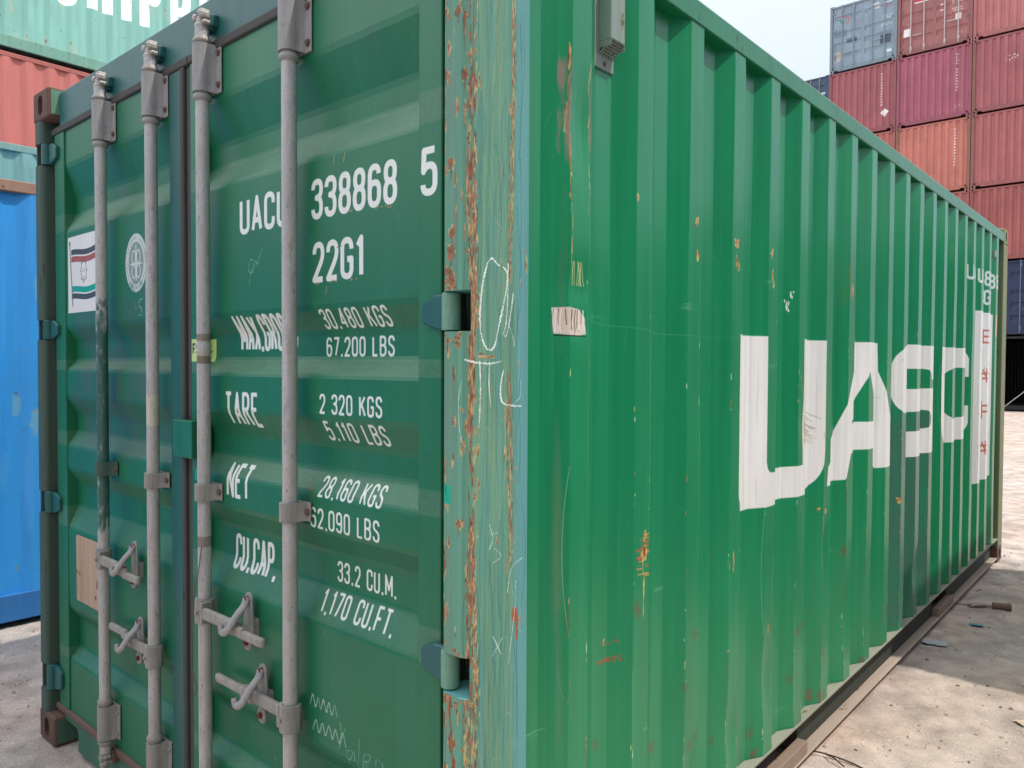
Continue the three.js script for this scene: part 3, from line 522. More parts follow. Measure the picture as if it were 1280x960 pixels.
/* roof, other walls, floor, end frame */
{
  pmesh(green, 'roof', sheet(ribs(0.17, 5.885, .30, { pitch: .209, flat: .05, slant: .035, depth: .02 }), -2.37, -.07, 1, (a, x, o) => [x, 2.556 + o, -a], (a, x) => [x, a]).toNonIndexed(), M.green);
  pmesh(green, 'opposite_side_wall', sheet(ribs(0.17, 5.885, FIRST), .19, 2.487, 1, (a, y, o) => [-WID + .005 - o, y, -a], (a, y) => [a, y]).toNonIndexed(), M.green);
  pmesh(green, 'top_side_rail', span(-WID + .001, -WID + .066, 2.487, 2.553, -5.885, -.17), M.green);
  pmesh(green, 'bottom_side_rail', span(-WID + .001, -WID + .05, .03, .189, -5.885, -.17), M.green);
  pmesh(green, 'end_wall', [sheet(ribs(-2.35, -.09, -2.2, { pitch: .25, flat: .11, slant: .018, depth: .045 }), .15, 2.5, 1, (a, y, o) => [a, y, -6.04 - o], (a, y) => [a, y]).toNonIndexed(), span(-2.35, -.09, 2.49, 2.57, -6.05, -5.99), span(-2.35, -.09, .03, .16, -6.05, -5.99)], M.green);
  pmesh(green, 'floor', span(-2.38, -.06, .125, .15, -5.98, -.10), M.castRust);
  pmesh(green, 'door_header', [span(-WID + .1645, -.1625, 2.44, 2.572, -.12, -.040, .006), span(-WID + .083, -WID + .162, 2.40, 2.473, -.12, -.07, .003), span(-.162, -.083, 2.40, 2.473, -.12, -.07, .003)], painted(40, 104, 102, { rough: .42 }));
  const sill = outline([[-WID + .166, .106], [-WID + .166, .135], [-.166, .135], [-.166, .106], [-.285, .106], [-.30, .09], [-.30, .018], [-WID + .30, .018], [-WID + .30, .09], [-WID + .285, .106]], .075, .003).translate(0, 0, -.115);
  pmesh(green, 'door_sill', sill, painted(64, 118, 96, { map: weatherRusty, rough: .6 }));
}
/* ventilators high on the lettered side */
function ventilator(a, y0, h, plateOff) {
  const v = part(green, 'ventilator'), x = plateOff, w = .082, mat = painted(158, 176, 164, { rough: .5 });
  v.position.set(x, y0, -a);
  pmesh(v, 'back_plate', rbox(.006, h, w, .003, h / 2, 0, .002), mat);
  const bw = .058, d = .04, t = .003, y1 = h - .03, yb = .032, ys = .062;
  pmesh(v, 'hood', [rbox(t, y1 - ys, bw, d, (y1 + ys) / 2, -.006, .001), rbox(d - .006, y1 - ys, t, (d + .006) / 2, (y1 + ys) / 2, -.006 - bw / 2, .001), rbox(d, t, bw, d / 2, y1, -.006, .001)], mat);
  pmesh(v, 'hood_side', rbox(d - .006, y1 - ys, t, (d + .006) / 2, (y1 + ys) / 2, -.006 + bw / 2, .001), mat);
  for (const s of [1, -1]) pmesh(v, 'hood_cheek', lift([[.006, -.006 + s * bw / 2], [d, -.006 + s * bw / 2], [d, -.006 + s * bw / 2 - .002], [.006, -.006 + s * bw / 2 - .002]], yb + .015, ys, { closed: true, caps: true }), mat);
  const L = Math.hypot(d - .006, ys - yb), bars = [];
  for (let i = 0; i <= 6; i++) { bars.push(box(.0022, L, .0028, 0, 0, (i / 6 - .5) * (bw - .002))); bars.push(box(.0022, .0028, bw, 0, (i / 6 - .5) * (L - .002), 0)); }
  const lat = merge(bars).rotateZ(-Math.atan2(d - .006, ys - yb)).translate((d + .006) / 2, (ys + yb) / 2, -.006);
  pmesh(v, 'grille', lat, mat);
  const ri = mesh(v, 'rivet', new THREE.SphereGeometry(.006, 10, 6).scale(.6, 1, 1), M.bolt); ri.position.set(.006, .014, 0);
  return v;
}
ventilator(.505, 2.244, .235, -0.0405);
ventilator(5.53, 2.27, .14, -0.0405);

/* ------------------------------------------------------------------ the two doors of the green container */
const DZ = -0.043, DY0 = 0.155, DY1 = 2.415, DD = 0.036;
const DOORP = [[DY0, 0], [.362, 0], [.402, -DD], [.51, -DD], [.566, 0], [.88, 0], [.962, -DD], [1.05, -DD], [1.11, 0], [1.2, 0], [1.256, -DD], [1.32, -DD], [1.387, 0], [1.494, 0], [1.533, -DD], [1.6, -DD], [1.66, 0], [2.03, 0], [2.097, -DD], [2.158, -DD], [2.28, 0], [DY1, 0]];
function rectUV(g, x0, x1, y0, y1) { const p = g.attributes.position, uv = new Float32Array(p.count * 2); for (let i = 0; i < p.count; i++) { uv[2 * i] = (p.getX(i) - x0) / (x1 - x0); uv[2 * i + 1] = (p.getY(i) - y0) / (y1 - y0); } g.setAttribute('uv', new THREE.BufferAttribute(uv, 2)); return g; }
function doorBase(g, r, x0, x1) {
  g.fillStyle = col(21, 108, 74); g.fillRect(-3, 0, 3.2, 3);
  for (let i = 0; i < 120; i++) { g.fillStyle = col(72, 124, 98, .04 + .05 * r()); blob(g, x0 + (x1 - x0) * r(), .15 + 2.3 * r(), .02 + .1 * r(), .03 + .25 * r(), r, 14); }
  // settled dust on the ledges that face up: speckle with a hard upper edge
  for (const [a, b] of [[.362, .402], [.88, .962], [1.2, 1.256], [1.494, 1.533], [2.03, 2.097]]) { g.fillStyle = col(132, 132, 112, .34); g.fillRect(x0, a, x1 - x0, b - a); for (let i = 0; i < 2600; i++) { const y = a + (b - a) * r(); g.fillStyle = r() < .5 ? col(160, 152, 132, .12) : col(70, 110, 88, .12); blob(g, x0 + (x1 - x0) * r(), y, .002 + .004 * r(), .001 + .002 * r(), r, 6, .5); } }
  // grime: runs below the bends, grey dabs in the recesses, rubbed spots
  for (const y of [.566, 1.11, 1.387, 1.66, 2.28]) for (let i = 0; i < 46; i++) { const x = x0 + (x1 - x0) * r(), l = .03 + .12 * r() * r(); for (let k = 0; k < 4; k++) { g.fillStyle = r() < .6 ? col(58, 74, 58, .10) : col(112, 134, 108, .08); blob(g, x + .005 * (r() - .5), y - l * r(), .001 + .004 * r(), l * .5, r, 9, .5); } }
  for (let i = 0; i < 260; i++) { g.fillStyle = r() < .5 ? col(92, 104, 84, .07) : col(16, 78, 56, .08); blob(g, x0 + (x1 - x0) * r(), .16 + 2.2 * Math.pow(r(), 1.3), .006 + .03 * r(), .004 + .03 * r(), r, 12, .6); }
  for (let i = 0; i < 30; i++) { const x = x0 + (x1 - x0) * r(), y = .2 + 2 * r(); for (let k = 0; k < 6; k++) scratch(g, x + .03 * r(), y + .03 * r(), .03 * (r() - .5), .03 * (r() - .5), r, col(150, 186, 160, .25), .0007 + .001 * r()); }
  for (let i = 0; i < 60; i++) scratch(g, x0 + (x1 - x0) * r(), .2 + 2.1 * r(), (r() - .5) * .04, (r() - .5) * .08, r, col(150, 190, 160, .3), .0008);
  for (let i = 0; i < 26; i++) chip(g, x0 + (x1 - x0) * r(), .2 + 1.9 * r(), .001 + .002 * r(), .002 + .006 * r(), r, { rim: [176, 170, 120], core: [120, 96, 70] });
}
function rodTex(seed, extra) {
  const m = metric(128, 1024, 0, .12, .1, 2.5), r = rng(seed), g = m.g;
  g.fillStyle = '#b4b3b2'; g.fillRect(0, 0, .2, 3);
  for (let i = 0; i < 900; i++) { const v = 110 + 110 * r(); g.fillStyle = col(v, v * .97, v * .94, .2); blob(g, .12 * r(), .1 + 2.4 * r(), .002 + .006 * r(), .004 + .03 * r(), r, 8); }
  for (let i = 0; i < 260; i++) { g.fillStyle = col(176, 166, 154, .16); blob(g, .12 * r(), .1 + 1.5 * r() * r(), .004 + .014 * r(), .01 + .06 * r(), r, 9); }
  for (let i = 0; i < 90; i++) { g.fillStyle = col(62, 54, 50, .6); blob(g, .12 * r(), .1 + 2.4 * r(), .0008 + .0014 * r(), .001 + .006 * r(), r, 7); }
  extra?.(g, r); grain(m, seed, { fine: .14, streak: .06, patch: .08, sx: 140, px: 8 }); return tex(m);
}
const ROD_Z = -0.008;
const hex = (r, h) => new THREE.CylinderGeometry(r, r * 1.04, h, 6);
function boltAt(p, x, y, z, mat = M.bolt, r = .0075) { const b = mesh(p, 'bolt', merge([hex(r, .006).rotateX(Math.PI / 2), new THREE.CylinderGeometry(r * 1.3, r * 1.3, .002, 10).rotateX(Math.PI / 2).translate(0, 0, -.003)]), mat); b.position.set(x, y, z); return b; }
function guideProfile(w) { const p = []; for (let i = 0; i <= 10; i++) { const a = Math.PI * 1.12 - (i / 10) * Math.PI * 1.12; p.push([.0265 * Math.cos(a), ROD_Z + .0265 * Math.sin(a)]); } p.push([.027, -.036], [w, -.036], [w, -.0415], [-w + .012, -.0415], [-w + .012, -.036], [-.027, -.036]); return p; }
function rod(door, x, mat, hasGreenClip) {
  const g = mesh(door, 'locking_rod', new THREE.CylinderGeometry(.019, .019, 2.36, 20, 1), mat); g.position.set(x, 1.29, ROD_Z);
  const mk = (name, y0, y1, w, m) => { const l = lift(guideProfile(w), y0, y1, { closed: true, caps: true }); const q = pmesh(door, name, l, m); q.position.x = x; return q; };
  mk('rod_guide', 2.29, 2.425, .052, M.steel); mk('rod_guide', .195, .315, .05, M.steelDusty);
  mk('rod_clip', 1.128, 1.175, .045, hasGreenClip ? M.steelGreen : M.steelDusty);
  for (const y of [2.312, 2.402]) { boltAt(door, x + .04, y, -.033); boltAt(door, x - .032, y, -.033); }
  for (const y of [.217, .292]) boltAt(door, x + .039, y, -.033, M.steelDusty);
  boltAt(door, x + .035, 1.151, -.033);
  const ring = (y, m) => { const q = mesh(door, 'rod_collar', new THREE.LatheGeometry([[.019, 0], [.0245, .003], [.0255, .012], [.022, .02], [.019, .022]].map(([a, b]) => new THREE.Vector2(a, b)), 20), m); q.position.set(x, y, ROD_Z); };
  ring(2.266, M.steel); ring(.318, M.steelDusty);
  // cam heads: a waisted neck and a forked, knobbly claw reaching back to the keeper
  for (const [y, s, m] of [[2.426, 1, M.camSteel], [.194, -1, M.steelDusty]]) {
    const neck = new THREE.LatheGeometry([[.0, 0], [.024, .0], [.025, .012], [.019, .022], [.0175, .042], [.021, .05], [.018, .058], [0, .06]].map(([a, b]) => new THREE.Vector2(a, b)), 18).scale(1, 1, 1);
    const lobes = [rbox(.034, .03, .036, 0, .066, -.004, .011), rbox(.018, .022, .03, -.018, .076, .004, .008), rbox(.019, .024, .032, .018, .078, .002, .008), rbox(.03, .014, .03, .002, .092, -.004, .006), rbox(.016, .014, .026, .021, .058, -.002, .006)];
    const h = merge([neck, ...lobes]).toNonIndexed(); if (s < 0) h.rotateX(Math.PI); const q = pmesh(door, 'cam', h, m); q.position.set(x, y, ROD_Z);
    const k = pmesh(door, 'cam_keeper', [rbox(.046, .016, .022, 0, .05 * s, -.031, .005), rbox(.012, .034, .024, -.026, .062 * s, -.031, .005), rbox(.012, .034, .024, .030, .066 * s, -.031, .005)], s > 0 ? M.teal : M.castRust); k.position.set(x, y, 0);
  }
}
function handle(door, xr, y, dir, len, sink, xk) {
  const flip = (g) => { if (dir < 0) { g = g.index ? g.toNonIndexed() : g; g.rotateY(Math.PI).translate(0, 0, 2 * .008); } return g; };
  // strap round the rod
  const st = []; for (let i = 0; i <= 10; i++) { const a = Math.PI * 1.25 - (i / 10) * Math.PI * 1.5; st.push([.0275 * Math.cos(a), .0275 * Math.sin(a)]); } for (let i = 10; i >= 0; i--) { const a = Math.PI * 1.25 - (i / 10) * Math.PI * 1.5; st.push([.021 * Math.cos(a), .021 * Math.sin(a)]); }
  const hub = pmesh(door, 'handle_hub', merge([lift(st, -.034, .034, { closed: true, caps: true }), flip(rbox(.012, .062, .034, .028, 0, .012, .004))]), M.steelDusty); hub.position.set(xr, y, ROD_Z);
  boltAt(door, xr + dir * .004, y, .022, M.steelDusty, .006);
  const cap = (l, r0, x, yy) => new THREE.CapsuleGeometry(r0, l, 4, 12).rotateZ(Math.PI / 2).scale(1, 1, .8).translate(x, yy, .018);
  const bar = [rbox(len * .46, .034, .016, len * .23 + .015, 0, .018, .006), rbox(.062, .04, .026, len * .50 + .02, -sink * .3, .016, .01), rbox(len * .24, .028, .016, len * .56 + .02, -sink * .6, .018, .006), rbox(len * .40, .026, .017, len * .78 + .02, -sink, .017, .0075)];
  const b = pmesh(door, 'handle', flip(merge(bar.map((q) => (q.index ? q.toNonIndexed() : q)))), M.steelDusty); b.position.set(xr, y, ROD_Z);
  // retainer: back ear with an eye, hook folded over the bar, lower eye
  const ear = []; for (let i = 0; i <= 12; i++) { const a = -.35 + (i / 12) * (Math.PI + .7); ear.push([.017 * Math.cos(a), .072 + .017 * Math.sin(a)]); } ear.push([-.026, -.012], [-.02, -.03], [.018, -.03], [.022, -.012]);
  const back = outline(ear, .006, .0015, [[0, .074, .007]]).translate(0, 0, -.026);
  const stub = rbox(.04, .05, .022, 0, -.008, -.034, .004);
  const r = pmesh(door, 'handle_retainer', [back, stub], M.steelDusty); r.position.set(xk, y, 0);
  const c = new THREE.CatmullRomCurve3([[-.044, .004, .036], [-.036, -.012, .038], [-.018, -.008, .036], [-.004, .012, .028], [.0, .036, .012], [.002, .058, -.008], [.0, .078, -.016]].map((p) => new THREE.Vector3(p[0] * 1, p[1], p[2])));
  const fr = new THREE.Shape(Array.from({ length: 12 }, (_, i) => new THREE.Vector2(.007 * Math.cos(i * Math.PI / 6), .0105 * Math.sin(i * Math.PI / 6))));
  const hk = pmesh(door, 'retainer_hook', new THREE.ExtrudeGeometry(fr, { steps: 16, extrudePath: c, bevelEnabled: false }).toNonIndexed(), M.steel); hk.position.set(xk, y, 0);
  const pin = mesh(door, 'pin', new THREE.CylinderGeometry(.007, .007, .016, 10).rotateX(Math.PI / 2), M.rustPin); pin.position.set(xk, y + .074, -.016);
  const eye = pmesh(door, 'lower_eye', [new THREE.TorusGeometry(.014, .006, 8, 16).toNonIndexed(), new THREE.CylinderGeometry(.009, .009, .008, 10).rotateX(Math.PI / 2).toNonIndexed()].map((q) => q), M.steelDusty); eye.position.set(xk + .004, y - .044, -.018); eye.scale.set(1, 1.2, 1);
  const pn = mesh(door, 'pin', new THREE.CylinderGeometry(.0075, .0075, .012, 10).rotateX(Math.PI / 2), M.rustPin); pn.position.set(xk + .004, y - .044, -.012);
}
function hinge(door, sgn, y0, y1) {         // sgn +1: right door; blade on the door stile, knuckle in the post cut-out
  const X = (x) => (sgn > 0 ? x : -WID - x), h = y1 - y0, ym = (y0 + y1) / 2;
  const k = mesh(door, 'hinge_knuckle', merge([new THREE.CylinderGeometry(.0195, .0195, h - .008, 18), new THREE.CylinderGeometry(.017, .0195, .003, 18).translate(0, h / 2 - .0025, 0)]), sgn > 0 ? hingePin : M.teal); k.position.set(X(-.0745), ym, -.024);
  const pts = [[X(-.085), y0 + .006], [X(-.11), y0 + .008], [X(-.158), y0 + .022], [X(-.163), y0 + .028], [X(-.163), y1 - .026], [X(-.158), y1 - .02], [X(-.125), y1 - .006], [X(-.085), y1 - .006]];
  if (sgn < 0) pts.reverse();
  pmesh(door, 'hinge_blade', outline(pts, .014, .003).translate(0, 0, -.038), sgn > 0 ? M.tealBlue : M.teal);
}
const hingePin = new THREE.MeshStandardMaterial({ map: weatherRusty, color: rgb(126, 172, 150), roughness: .65 });

/* right door: the weights and numbers */
{
  const d = part(green, 'door'); d.userData.label = 'right-hand door with the container number and weights';
  const x0 = -1.205, x1 = -.118, m = metric(1024, 2048, x0, x1, DY0, DY1), g = m.g, r = rng(501);
  doorBase(g, r, x0, x1);
  const W = (s, a, b, y, h, o) => write(g, s, a, b, y, h, { w: .15, ...o });
  W('UACU', -.932, -.695, 1.877, .1); W('338868', -.588, -.266, 1.877, .1); W('5', -.181, -.132, 1.877, .103); W('22G1', -.583, -.38, 1.722, .1);
  W('MAX.GROSS', -.985, -.705, 1.556, .1, { w: .12 }); W('30.480 KGS', -.568, -.31, 1.608, .049, { w: .13 }); W('67.200 LBS', -.577, -.316, 1.54, .049, { w: .13 });
  W('TARE', -1.012, -.84, 1.346, .097, { w: .12 }); W('2 320 KGS', -.557, -.318, 1.399, .05, { w: .13 }); W('5.110 LBS', -.552, -.316, 1.332, .05, { w: .13 });
  W('NET', -1.005, -.885, 1.142, .097, { w: .12 }); W('28,160 KGS', -.568, -.322, 1.192, .051, { w: .12 }); W('62,090 LBS', -.596, -.326, 1.113, .052, { w: .12 });
  W('CU.CAP.', -1.018, -.80, .93, .1, { w: .12 }); W('33.2 CU.M.', -.533, -.308, .98, .052, { w: .12 }); W('1,170 CU.FT.', -.574, -.296, .9, .056, { w: .12 });
  for (const [x, y] of [[-.33, 1.876], [-.29, 1.874], [-.44, 1.88], [-.5, 1.722], [-.42, 1.722], [-.56, 1.722], [-.47, 1.80]]) for (let i = 0; i < 4; i++) chip(g, x + .03 * (r() - .5), y + .006 * (r() - .5), .003, .003, r, { rim: [196, 160, 96], core: [150, 110, 60] });
  for (const [x, y] of [[-.46, 2.0], [-.50, 2.0], [-.53, 1.69]]) scratch(g, x, y, .006, .022, r, col(190, 180, 96, .8), .0022);
  // signature, chalk
  hand(g, [[-.885, 1.735], [-.875, 1.77], [-.86, 1.80], [-.878, 1.805], [-.885, 1.775], [-.868, 1.77], [-.85, 1.80], [-.845, 1.79], [-.83, 1.81], [-.815, 1.83]], 'rgba(206,226,216,.85)', .0022);
  const chalk = 'rgba(190,200,192,.55)';
  for (let i = 0; i < 3; i++) { for (const [bx, by, n, s] of [[-.6, .66, 5, .018], [-.59, .60, 5, .022]]) { const p = []; for (let k = 0; k <= n * 2; k++) p.push([bx + k * s * .62 + .004 * r(), by + (k % 2 ? .028 : 0) + .004 * r()]); hand(g, p, 'rgba(190,200,192,.35)', .005); } }
  hand(g, [[-.475, .655], [-.47, .63]], chalk, .004); hand(g, [[-.482, .585], [-.455, .645]], chalk, .003); hand(g, [[-.425, .60], [-.45, .592], [-.44, .572], [-.42, .60], [-.418, .578]], chalk, .003); hand(g, [[-.405, .56], [-.4, .64]], chalk, .003);
  hand(g, [[-.385, .57], [-.382, .605], [-.36, .61], [-.365, .595], [-.38, .59], [-.355, .57]], chalk, .003); hand(g, [[-.34, .57], [-.336, .61], [-.315, .605], [-.32, .59], [-.338, .588]], chalk, .003);
  // yellow-green label beside the seal, turquoise tape
  g.fillStyle = '#c3d98b'; g.fillRect(-1.205, 1.527, .075, .067); write(g, 'FS', -1.196, -1.155, 1.548, .034, { colour: '#333b33', w: .2 });
  g.fillStyle = '#18a088'; g.beginPath(); g.moveTo(-1.187, 1.20); g.lineTo(-1.15, 1.225); g.lineTo(-1.15, 1.18); g.lineTo(-1.185, 1.17); g.fill();
  // rust stains
  for (const [x, y, n, s] of [[-.60, 1.20, 24, .03], [-.60, .92, 12, .016], [-.80, .745, 10, .02], [-.83, .70, 8, .02], [-.62, .60, 10, .03]]) for (let i = 0; i < n; i++) { g.fillStyle = col(128, 84, 58, .16); blob(g, x + s * (r() - .5), y + s * (r() - .5), s * .25, s * .3, r, 10, .7); }
  grain(m, 53, { fine: .05, streak: .035, patch: .06, sx: 40 });
  const mat = new THREE.MeshStandardMaterial({ map: tex(m), roughness: 0.42 });
  const bump = (y, x) => (fbm(x * 2.2 + 9, y * 2.2, 311, 3) - .5) * .005;
  mesh(d, 'door_panel', sheet(refine(bends(DOORP, .008), .06), -1.155, -.19, 20, (y, x, o) => [x, y, DZ + o], (y, x) => [(x - x0) / (x1 - x0), (y - DY0) / (DY1 - DY0)], 0, bump), mat);
  for (const [a, b] of [[-1.205, -1.155], [-.19, -.118]]) mesh(d, 'door_stile', rectUV(span(a, b, DY0, DY1, -.092, -.0375, .004), x0, x1, DY0, DY1), mat);
  pmesh(d, 'panel_backing', span(-1.155, -.19, DY0, DY1, -.098, -.093, .001), M.green);
  pmesh(d, 'gasket', [span(-1.215, -.09, DY1, DY1 + .028, -.075, -.034, .006), span(-.118, -.088, DY0, DY1, -.085, -.045, .006)], M.gasket);
  pmesh(d, 'gasket', span(-1.215, -.09, DY0 - .026, DY0, -.075, -.032, .006), M.gasketDusty);
  const rm3 = new THREE.MeshStandardMaterial({ map: rodTex(21, (g2, q) => { for (const [y, c] of [[1.60, '#8d8379'], [1.545, '#b3aaa0'], [1.535, '#7e7468'], [1.0, '#8a8078']]) { g2.fillStyle = c; g2.fillRect(0, y, .2, .012 + .02 * q()); } }), roughness: .62, metalness: .2 });
  const rm4 = new THREE.MeshStandardMaterial({ map: rodTex(22), roughness: .62, metalness: .2 });
  rod(d, -1.07, rm3); rod(d, -.632, rm4);
  handle(d, -1.07, .81, 1, .33, .012, -.855); handle(d, -.632, .632, -1, .36, .0, -.785);
  for (const [a, b] of HINGES) hinge(d, 1, a, b);
  pmesh(d, 'overlap_plate', [span(-1.262, -1.15, 1.24, 1.352, -.034, -.006, .004), span(-1.155, -1.138, 1.24, 1.352, -.06, -.004, .003)], M.green);
  // slack binding wire on the inner rod
  mesh(d, 'binding_wire', tube([[-1.045, 1.0, .014], [-1.06, .93, .016], [-1.085, .85, .018], [-1.092, .78, .017], [-1.10, .70, .016], [-1.108, .63, .012], [-1.1, .58, .004], [-1.108, .55, .006]], .0016, 50, 6), M.wire);
}
/* left door: flag decal, class emblem, bare plate */
{
  const d = part(green, 'door'); d.userData.label = 'left-hand door with a flag decal and an oval emblem';
  const x0 = -2.322, x1 = -1.262, m = metric(1024, 2048, x0, x1, DY0, DY1), g = m.g, r = rng(502);
  doorBase(g, r, x0, x1);
  // dull grimy film with a rough outline across the middle
  for (let i = 0; i < 420; i++) { const x = -2.15 + .78 * r(), y = 1.2 + .55 * r(); g.fillStyle = col(84, 94, 86, .11); blob(g, x, y, .03 + .05 * r(), .03 + .06 * r(), r, 12, .6); }
  for (let i = 0; i < 60; i++) { g.fillStyle = col(110, 78, 60, .3); blob(g, -1.75 + .35 * r(), 1.5 + .12 * r() * r(), .002 + .01 * r(), .001 + .002 * r(), r, 7); }
  for (let i = 0; i < 50; i++) { g.fillStyle = col(120, 140, 116, .06); blob(g, x0 + 1.06 * r(), .2 + .6 * r(), .02 + .08 * r(), .03 + .1 * r(), r); }
  // flag
  const fx = -2.205, fw = .34, fy = 1.712, fh = .29; g.fillStyle = '#dfddd8'; g.fillRect(fx, fy, fw, fh);
  const band = (y, h, c) => { g.fillStyle = c; g.beginPath(); const top = [], n = 16; for (let i = 0; i <= n; i++) { const u = .1 + .82 * i / n, v = y + .05 * Math.sin(u * 7.5 + .6) * .35 + .05 * u * .4; top.push([fx + fw * u, fy + fh * v]); } top.forEach(([a, b], i) => (i ? g.lineTo(a, b) : g.moveTo(a, b))); top.reverse().forEach(([a, b]) => g.lineTo(a, b - fh * h)); g.fill(); };
  band(.81, .07, '#454846'); band(.72, .075, '#a45544'); band(.33, .075, '#169c86'); band(.235, .07, '#454846');
  g.strokeStyle = '#6c6a66'; g.lineWidth = .008; g.beginPath(); g.moveTo(fx + .02, fy + fh * .9); g.lineTo(fx + .045, fy + fh * .08); g.stroke(); g.fillStyle = '#3a3a38'; blob(g, fx + .019, fy + fh * .92, .008, .012, r);
  g.strokeStyle = '#5c5b57'; g.lineWidth = .004; g.beginPath(); g.ellipse(fx + fw * .45, fy + fh * .53, .026, .036, 0, 0, 7); g.stroke(); for (let i = 0; i < 8; i++) { const a = i * .785; g.beginPath(); g.moveTo(fx + fw * .45 + .026 * Math.cos(a), fy + fh * .53 + .036 * Math.sin(a)); g.lineTo(fx + fw * .45 + .034 * Math.cos(a), fy + fh * .53 + .046 * Math.sin(a)); g.stroke(); } hand(g, [[fx + .135, fy + .165], [fx + .15, fy + .15], [fx + .165, fy + .165]], '#5c5b57', .004); hand(g, [[fx + .142, fy + .135], [fx + .152, fy + .128], [fx + .162, fy + .136]], '#5c5b57', .003);
  // oval emblem
  const ox = -1.60, oy = 1.857; g.fillStyle = 'rgba(206,210,206,.95)'; g.beginPath(); g.ellipse(ox, oy, .083, .098, 0, 0, 7); g.fill(); g.fillStyle = 'rgba(120,140,130,.9)'; g.beginPath(); g.ellipse(ox, oy, .058, .07, 0, 0, 7); g.fill(); g.strokeStyle = 'rgba(206,212,208,.9)'; g.lineWidth = .006;
  for (const s of [-1, 1]) { g.beginPath(); g.ellipse(ox + s * .018, oy + .02, .014, .022, 0, 0, 7); g.stroke(); g.beginPath(); g.ellipse(ox + s * .018, oy - .028, .014, .022, 0, 0, 7); g.stroke(); } g.fillStyle = 'rgba(206,212,208,.9)'; g.fillRect(ox - .045, oy - .006, .09, .006); g.fillRect(ox - .004, oy - .06, .008, .12);
  for (let i = 0; i < 40; i++) { const a = i / 40 * 6.283; if (i % 10 < 8) { g.fillStyle = 'rgba(110,130,120,.75)'; g.fillRect(ox + .07 * Math.cos(a) - .0025, oy + .084 * Math.sin(a) - .004, .005, .008); } }
  for (let i = 0; i < 60; i++) { g.fillStyle = col(60, 112, 90, .13); blob(g, ox - .08 + .16 * r(), oy - .10 + .035 * r(), .012, .01, r); }
  hand(g, [[-1.605, 1.725], [-1.603, 1.70]], 'rgba(196,216,206,.7)', .003); hand(g, [[-1.55, 1.735], [-1.575, 1.73], [-1.58, 1.71], [-1.562, 1.705], [-1.565, 1.685], [-1.585, 1.68]], 'rgba(196,216,206,.7)', .003);
  for (let i = 0; i < 5; i++) scratch(g, -1.98 + .05 * r(), .56, -.03, -.12 - .08 * r(), r, col(190, 206, 190, .7), .0016);
  grain(m, 54, { fine: .05, streak: .035, patch: .07, sx: 40 });
  const mat = new THREE.MeshStandardMaterial({ map: tex(m), roughness: 0.45 });
  const bump = (y, x) => (fbm(x * 2.2 + 29, y * 2.2, 312, 3) - .5) * .006;
  mesh(d, 'door_panel', sheet(refine(bends(DOORP, .008), .06), -2.225, -1.34, 20, (y, x, o) => [x, y, DZ + o], (y, x) => [(x - x0) / (x1 - x0), (y - DY0) / (DY1 - DY0)], 0, bump), mat);
  mesh(d, 'door_stile', rectUV(span(-2.322, -2.225, DY0, DY1, -.092, -.0375, .004), x0, x1, DY0, DY1), mat);
  pmesh(d, 'door_stile', span(-1.34, -1.264, DY0, DY1, -.092, -.0375, .004), M.teal, 'teal stile along the meeting edge');
  pmesh(d, 'panel_backing', span(-2.225, -1.34, DY0, DY1, -.098, -.093, .001), M.green);
  pmesh(d, 'gasket', [span(-2.35, -1.2155, DY1, DY1 + .028, -.075, -.034, .006), span(-2.352, -2.322, DY0, DY1, -.085, -.045, .006), span(-1.263, -1.238, DY0, DY1, -.08, -.032, .007), span(-1.237, -1.2065, DY0, DY1, -.08, -.042, .006)], M.gasket);
  pmesh(d, 'gasket', span(-2.35, -1.2155, DY0 - .026, DY0, -.075, -.032, .006), M.gasketDusty);
  pmesh(d, 'bare_plate', outline([[-2.135, .62], [-2.13, .612], [-1.885, .612], [-1.88, .62], [-1.88, .855], [-1.885, .862], [-2.13, .862], [-2.135, .855]], .004, .001).translate(0, 0, DZ + .001), painted(196, 168, 142, { map: weatherRusty, rough: .85 }), 'beige plate with its print worn off');
  const rm1 = new THREE.MeshStandardMaterial({ map: rodTex(23, (g2, q) => { for (let i = 0; i < 1500; i++) { const y = .95 + .82 * q(); if (q() < Math.min(1, (1.8 - y) * 3, (y - .85) * 3.2)) { g2.fillStyle = col(52, 92, 84, .5); blob(g2, .12 * q(), y, .004 + .01 * q(), .01 + .03 * q(), q, 9); } } }), roughness: .6, metalness: .1 });
  const rm2 = new THREE.MeshStandardMaterial({ map: rodTex(24, (g2, q) => { g2.fillStyle = '#cdc6b4'; g2.fillRect(0, 1.335, .2, .1); for (let i = 0; i < 9; i++) scratch(g2, .12 * q(), 1.335 + .1 * q(), .02 * (q() - .5), .06 * (q() - .5), q, col(70, 64, 58, .9), .0014); }), roughness: .62, metalness: .2 });
  rod(d, -1.793, rm1, true); rod(d, -1.40, rm2);
  handle(d, -1.793, .838, 1, .31, .018, -1.575); handle(d, -1.40, .592, -1, .33, -.018, -1.535);
  for (const [a, b] of HINGES_L) hinge(d, -1, a, b);
}

